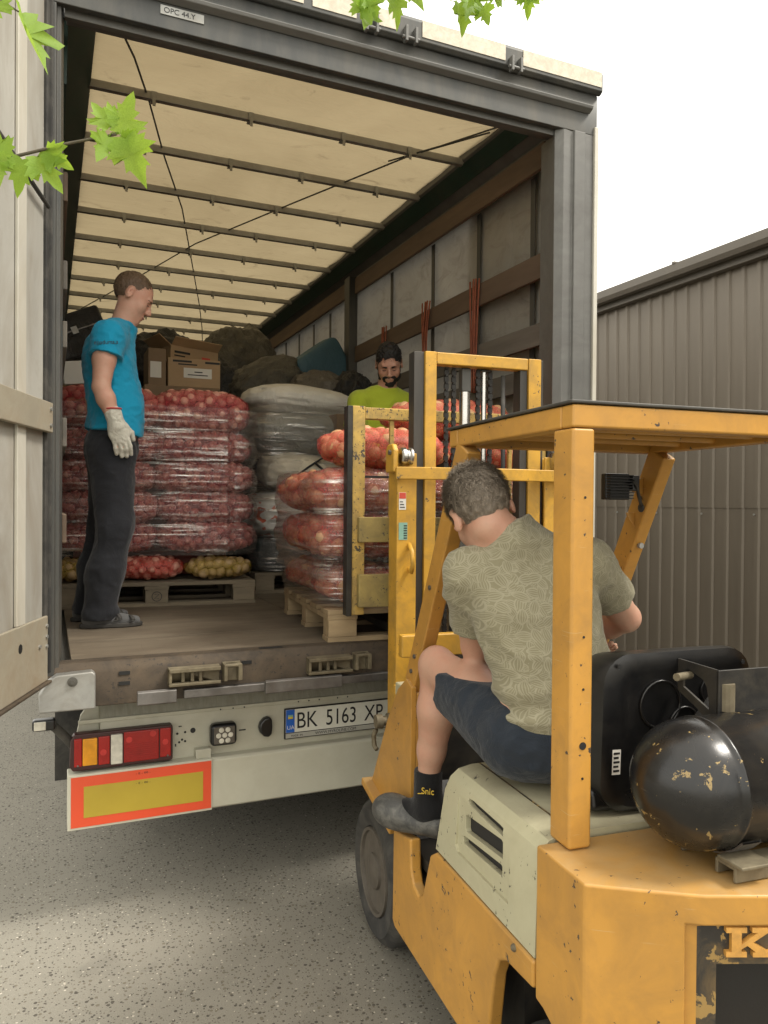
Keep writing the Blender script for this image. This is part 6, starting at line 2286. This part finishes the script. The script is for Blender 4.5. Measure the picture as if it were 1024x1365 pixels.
# ---------------------------------------------------------------- driver (built in the forklift's frame)
DB = (.20, .36, .95)
PD = thing('person', 'forklift driver seen from behind in leaf-print khaki t-shirt and denim shorts', 'person', fk_world(DB), FK_A)
FRAME[PD.name] = Vector(DB)
s = Shape()
pel = np.array((.20, .36, 1.075))
che = np.array((.155, .425, 1.42))
nkb = np.array((.100, .455, 1.615))
dR = rotm(RAD(14), RAD(24), RAD(-20))
dO = np.array((.018, .505, 1.700))
s.rc(nkb+np.array((.02, -.005, -.03)), dO+dR @ np.array((0, -.03, -.055)), .068, .060, .03)
tR = np.array(Matrix.Rotation(RAD(-10), 3, 'Y') @ Matrix.Rotation(RAD(-10), 3, 'X'))
s.el(che, (.175, .118, .20), tR, .06)
s.el((.185, .37, 1.20), (.155, .120, .18), tR, .06)
s.el(pel, (.175, .130, .12), None, .06)
LSH, RSH = np.array((-.030, .500, 1.520)), np.array((.335, .440, 1.545))
LEL, RWR = np.array((.070, .640, 1.285)), np.array((.56, .80, 1.27))
REL, LWR = np.array((.555, .555, 1.365)), np.array((.26, .80, 1.225))
for sh, e_, w_ in ((LSH, LEL, LWR), (RSH, REL, RWR)):
    s.rc(che+(sh-che)*.5+np.array((0, 0, .07)), sh, .068, .062, .04)
    s.chain([sh, e_], [.060, .045], .02)
    s.chain([e_, e_*.65+w_*.35, w_], [.045, .046, .031], .015)
hand(s, LWR, np.array(Matrix.Rotation(RAD(-75), 3, 'X') @ Matrix.Rotation(RAD(50), 3, 'Z')) @ np.diag([1., 1., 1.]), 1, .8)
hand(s, RWR, np.array(Matrix.Rotation(RAD(-70), 3, 'X') @ Matrix.Rotation(RAD(200), 3, 'Z')), 1, .9)
LHP, LKN, LAN = np.array((.085, .40, 1.075)), np.array((.022, .83, 1.185)), np.array((.012, .885, .775))
RHP, RKN, RAN = np.array((.31, .40, 1.075)), np.array((.40, .83, 1.17)), np.array((.42, .93, .76))
for hp_, kn, an in ((LHP, LKN, LAN), (RHP, RKN, RAN)):
    s.chain([hp_, hp_*.5+kn*.5+np.array((0, 0, .005)), kn], [.098, .082, .060], .05)
    s.el(kn+np.array((0, .022, .012)), (.045, .045, .048), None, .03)
    s.chain([kn, kn*.66+an*.34+np.array((0, -.028, 0)), kn*.3+an*.7+np.array((0, -.008, 0)), an], [.054, .064, .045, .033], .025)
LF = np.array((-.62, .75, 0))
LF /= np.linalg.norm(LF)
for an, fd in ((LAN, LF), (RAN, np.array((.05, 1., 0)))):
    s.rc(an+fd*-.03+np.array((0, 0, -.085)), an+fd*.13+np.array((0, 0, -.105)), .036, .028, .03)
    s.rc(an, an+np.array((0, 0, -.08)), .038, .040, .03)
DT = head(s, dO, dR, 1.08, 1.0, .02)
skin_mesh('body', s, (-.24, .16, .60), (.68, 1.16, 1.90), .0048, 'skin_c', PD)
hs = Shape()
hs.el(DT((0, -.016, .034)), (.0865, .109, .1055), dR, .02)


def dh_post(P, d):
    q = (P-dO) @ dR
    cut = np.maximum(.42*q[:, 1]-q[:, 2]-.062, q[:, 1]-.092)
    ear = .026-np.sqrt((q[:, 1]+.008)**2+(q[:, 2]+.004)**2)
    ear = np.where(np.abs(q[:, 0]) > .05, ear, -1)
    return np.maximum(np.maximum(d+.004*vnoise(P, 70, 2), cut), ear)


hs.post = dh_post
hb = skin_mesh('hair', hs, (-.16, .36, 1.60), (.16, .68, 1.90), .0035, 'hair_brown', PD)
MAT['hair_grey'] = hair_mat('hair_grey', (.20, .165, .125), (.46, .39, .31), .4)


def dkeep(p):
    return p[2] > -.062+.42*p[1] and p[1] < .092 and not (abs(p[0]) > .055 and (p[1]+.008)**2+(p[2]+.004)**2 < .024**2)


def dlen(p):
    return .007+.022*max(0, min(1, (p[2]+.03)/.09))


strands('hair_strands', DT, dR, 'hair_grey', hb, 5600, dlen, dkeep, curl=.7, up=.5, seed=5, wid=.0012)
strands('hair_strands', DT, dR, 'hair_brown', hb, 4200, dlen, dkeep, curl=.5, up=.5, seed=6, wid=.0012)
# t-shirt
ts = Shape()
ts.el(che+np.array((0, -.004, 0)), (.190, .132, .205), tR, .06)
ts.el((.188, .372, 1.22), (.175, .140, .19), tR, .07)
ts.el((.200, .365, 1.10), (.178, .142, .09), None, .05)
for sh, e_, q in ((LSH, LEL, .66), (RSH, REL, .58)):
    ts.rc(che+(sh-che)*.45+np.array((0, 0, .085)), sh, .072, .073, .05)
    ts.rc(sh, sh+(e_-sh)*q, .073, .072, .03, cap=True)
ts.rc(nkb+np.array((.03, -.01, -.06)), nkb+np.array((-.022, .014, .040)), .088, .074, .035, cap=True)


ts.el((.108, .420, 1.612), (.088, .070, .052), None, .04)


def dt_post(P, d):
    d = wrinkle(.013, 7, 14, (1, 1, 1))(P, d)
    d = wrinkle(.005, 16, 34)(P, d)
    # folds where the shirt bunches above the belt
    m = np.clip(1-np.abs(P[:, 2]-1.15)/.13, 0, 1)
    d = d+.010*m*np.sin(P[:, 2]*70+P[:, 0]*14+5*vnoise(P, 5, 3))
    return np.maximum(d, 1.055+.10*(P[:, 0]-.2)-P[:, 2])


ts.post = dt_post
skin_mesh('t_shirt', ts, (-.16, .18, 1.0), (.62, .80, 1.70), .0055, 'leaf_print_shirt', PD)
ring = [nkb+np.array((-.014, .012, .030))+0.071*(np.array((1, 0, .30))*math.cos(t)*.98+np.array((0, 1, -.35))*math.sin(t)*.95) for t in np.linspace(0, 2*math.pi, 29)]
# shorts
sh_ = Shape()
sh_.el(pel+np.array((0, 0, -.005)), (.192, .148, .12), None, .06)
for hp_, kn in ((LHP, LKN), (RHP, RKN)):
    e = hp_+(kn-hp_)*.70
    sh_.rc(hp_, e, .115, .098, .05, cap=True)


def sh_post(P, d):
    d = wrinkle(.010, 9, 21)(P, d)
    d = wrinkle(.005, 22, 22)(P, d)
    return np.maximum(d, P[:, 2]-1.20)


sh_.post = sh_post
skin_mesh('shorts', sh_, (-.12, .18, .92), (.56, .80, 1.24), .0055, 'denim', PD)
# socks and rubber clogs
for an, fd, nm in ((LAN, LF, 'l'), (RAN, np.array((.05, 1., 0))/1.00125, 'r')):
    sk = Shape()
    sk.rc(an+np.array((0, -.004, .050)), an+np.array((0, -.004, -.08)), .0475, .049, .03)
    sk.rc(an+fd*-.03+np.array((0, 0, -.085)), an+fd*.13+np.array((0, 0, -.105)), .040, .032, .03)
    sk.post = lambda P, d, z=an[2]+.052: np.maximum(d, P[:, 2]-z)
    so_ = skin_mesh('sock', sk, an+np.array((-.22, -.12, -.17)), an+np.array((.22, .24, .11)), .005, 'sock_black', PD)
    cg = Shape()
    sx = np.array((fd[1], -fd[0], 0))
    Rf = np.stack([sx, fd, np.array((0, 0, 1.))], 1)
    cg.el(an+fd*.135+np.array((0, 0, -.118)), (.060, .080, .058), Rf, .03)
    cg.el(an+fd*.04+np.array((0, 0, -.132)), (.050, .12, .044), Rf, .04)
    cg.el(an+fd*-.045+np.array((0, 0, -.120)), (.049, .045, .045), Rf, .03)
    cg.el(an+fd*-.004+np.array((0, 0, -.070)), (.044, .078, .052), Rf, .02, True)
    cg.post = lambda P, d, z=an[2]-.172: np.maximum(d, z-P[:, 2])
    cl = skin_mesh('clog', cg, an+np.array((-.26, -.16, -.19)), an+np.array((.26, .32, -.03)), .0042, 'clog', PD)
    if nm == 'l':
        # yellow woven mark on the sock
        view = np.array((-.55, -.83, 0))
        view /= np.linalg.norm(view)
        xr = np.array((.83, -.55, 0))
        xr /= np.linalg.norm(xr)
        c0 = an+view*.0535+np.array((0, -.004, -.012))-xr*.012
        text_obj('sock_mark', 'Snic', .030, 'sock_print', so_, lookrot(xr, (0, 0, 1), c0), .0016, .9)
        part('mark_stroke', MB().tube([c0+xr*-.012+np.array((0, 0, -.001)), c0+xr*.008+np.array((0, 0, .001))], .0016, 5), 'sock_print', so_)
# sheet of paper in his lap
pp_ = single('paper_sheet', MB().add([(-.05, -.05, 0), (.06, -.06, .01), (.07, .08, .03), (-.04, .09, .02)], [(0, 1, 2, 3)]), 'white_paper', 'white paper sheet on the lap of the forklift driver', 'paper', fk_world((.155, .66, 1.235)))
# ================================================================== maple branches reaching into the picture
def leaf_mat():
    t = NT('maple_leaf')
    oi = t.n('ShaderNodeObjectInfo')
    n = t.noise(30, 4, .6, .3)
    c = t.mix(oi.outputs['Random'], (.24, .40, .040), (.34, .50, .060))
    c = t.mix(t.ramp(n, .35, .7), c, (.19, .33, .030))
    d = t.pbr(c, .45, 0, t.bump(t.noise(120, 3), .3, .002), .4)
    a = t.n('ShaderNodeBsdfTranslucent')
    t.put(a.inputs[0], t.mix(.4, c, (.55, .72, .07)))
    x = t.n('ShaderNodeMixShader')
    x.inputs[0].default_value = .5
    t.L(d, x.inputs[1])
    t.L(a.outputs[0], x.inputs[2])
    return t.done(x.outputs[0])


MAT['maple_leaf'] = leaf_mat()


def maple_leaf(seed):
    r_ = np.random.default_rng(seed)
    half = [(0, 0), (.10, -.06), (.30, -.10), (.27, .02), (.46, .06), (.37, .16), (.62, .34), (.50, .36), (.52, .50), (.36, .44), (.22, .46), (.30, .68), (.18, .66), (.12, .84), (0, 1.08)]
    out = [(x*r_.uniform(.9, 1.1), y*r_.uniform(.95, 1.05)) for x, y in half]
    left = [(-x*r_.uniform(.9, 1.1), y) for x, y in out[1:-1]][::-1]
    P = out+left
    bend = r_.uniform(-.7, .6)
    fold = r_.uniform(.10, .55)
    def z(x, y):
        return fold*abs(x)+bend*y*y*.5+.04*math.sin(7*x+seed)
    vs = [(0, .36, z(0, .36))]+[(x, y, z(x, y)) for x, y in P]
    n = len(P)
    fs = [(0, i+1, (i+1) % n+1) for i in range(n)]
    me = bpy.data.meshes.new('leaf')
    me.from_pydata(vs, [], fs)
    me.materials.append(MAT['maple_leaf'])
    me.polygons.foreach_set('use_smooth', [True]*len(me.polygons))
    return me


LEAVES = [maple_leaf(i) for i in range(9)]


def branch(label, path, r0, r1, leaves, group='maple twigs hanging into view'):
    """leaves: (position, tip direction, face normal, size)"""
    base = path[0]
    t = thing('maple_branch', label, 'branch', base, 0, group, framed=True)
    n = len(path)
    tw = part('twig', MB().tube(path, [r0+(r1-r0)*i/(n-1) for i in range(n)], 7), 'bark', t, smooth=True)
    for p, tip, nrm, sz, att in leaves:
        y = Vector(tip).normalized()
        z = Vector(nrm)
        z = (z-y*z.dot(y)).normalized()
        x = y.cross(z)
        M_ = Matrix(((x[0], y[0], z[0]), (x[1], y[1], z[1]), (x[2], y[2], z[2])))
        o = bpy.data.objects.new('leaf', random.choice(LEAVES))
        o.location = Vector(p)-FRAME[t.name]
        o.rotation_euler = M_.to_euler()
        o.scale = (sz, sz, sz)
        o.parent = t
        col.objects.link(o)
        part('leaf_stalk', MB().tube([att, (Vector(att)*.5+Vector(p)*.5)+Vector((0, 0, .006)), p], .0011, 5), 'maple_leaf', t, smooth=True)
    return t


toC = Vector((-.1, -.9, -.45))
# twig across the left post, photo height about a sixth from the top
A = Vector((-.45, 1.72, 2.30))
pA = [A, Vector((-.22, 1.62, 2.325)), Vector((-.083, 1.572, 2.345)), Vector((.03, 1.52, 2.375)), Vector((.112, 1.487, 2.394))]
branch('maple twig with fresh green leaves crossing in front of the left door post', pA, .0045, .0022, [
    ((.118, 1.487, 2.398), (.30, -.05, 1), toC, 0.069, pA[4]),
    ((.128, 1.480, 2.385), (.45, .05, -1.0), toC, 0.078, pA[4]),
    ((.100, 1.486, 2.404), (-.55, .05, .75), toC+Vector((.3, 0, .2)), 0.051, pA[4]),
    ((.098, 1.486, 2.386), (-.45, -.05, -1), toC+Vector((.2, 0, 0)), 0.055, pA[4]),
    ((.120, 1.480, 2.388), (1, .3, -.35), toC+Vector((-.5, 0, .3)), 0.043, pA[4]),
    ((-.005, 1.535, 2.362), (.95, .05, -.55), toC, 0.051, pA[3]),
    ((-.020, 1.545, 2.352), (.75, -.02, -1), toC+Vector((.4, 0, 0)), 0.066, pA[3]),
    ((-.045, 1.555, 2.345), (-.15, 0, -1), toC, 0.062, pA[2]),
    ((-.075, 1.570, 2.352), (-.6, 0, .9), toC+Vector((.2, 0, .2)), 0.055, pA[2]),
    ((-.085, 1.565, 2.350), (.1, .1, -.9), toC+Vector((-.3, 0, .2)), 0.056, pA[2]),
])
B_ = Vector((-.50, 1.95, 2.95))
pB = [B_, Vector((-.25, 1.85, 2.85)), Vector((-.13, 1.81, 2.79)), Vector((-.06, 1.785, 2.745))]
branch('single hanging maple leaf at the top of the open door', pB, .004, .0018, [
    ((-.055, 1.783, 2.742), (.22, 0, -1), toC+Vector((1.2, .2, 0)), .125, pB[3]),
    ((-.105, 1.80, 2.775), (-.1, 0, -.8), toC, .075, pB[2]),
])
C0 = Vector((1.25, 1.75, 3.75))
pC = [C0, Vector((1.12, 1.88, 3.45)), Vector((1.03, 1.95, 3.27)), Vector((.97, 1.99, 3.185))]
lv = []
r7 = np.random.default_rng(11)
for i in range(22):
    px = r7.uniform(-.22, .26)
    k = r7.uniform(0, 1)
    pos = Vector((.99+px, 1.985-px*.42+r7.uniform(-.04, .04), 3.195-abs(px)*.04+r7.uniform(-.035, .10)))
    lv.append((pos, (r7.normal()*.7, r7.normal()*.2, -.9), toC+Vector((r7.normal()*.4, 0, r7.normal()*.3)), r7.uniform(.055, .090), pC[3] if k < .5 else pC[2]))
branch('cluster of maple leaves hanging over the top edge of the trailer', pC, .007, .002, lv)
D0 = Vector((.45, 1.9, 3.35))
pD = [D0, Vector((.36, 1.86, 3.10)), Vector((.33, 1.84, 3.02))]
branch('small maple leaf tips at the upper edge above the roof opening', pD, .004, .002, [
    ((.326, 1.838, 3.025), (-.1, 0, -1), toC, .060, pD[2]),
    ((.44, 1.80, 3.055), (.2, 0, -1), toC, .055, pD[1]),
])
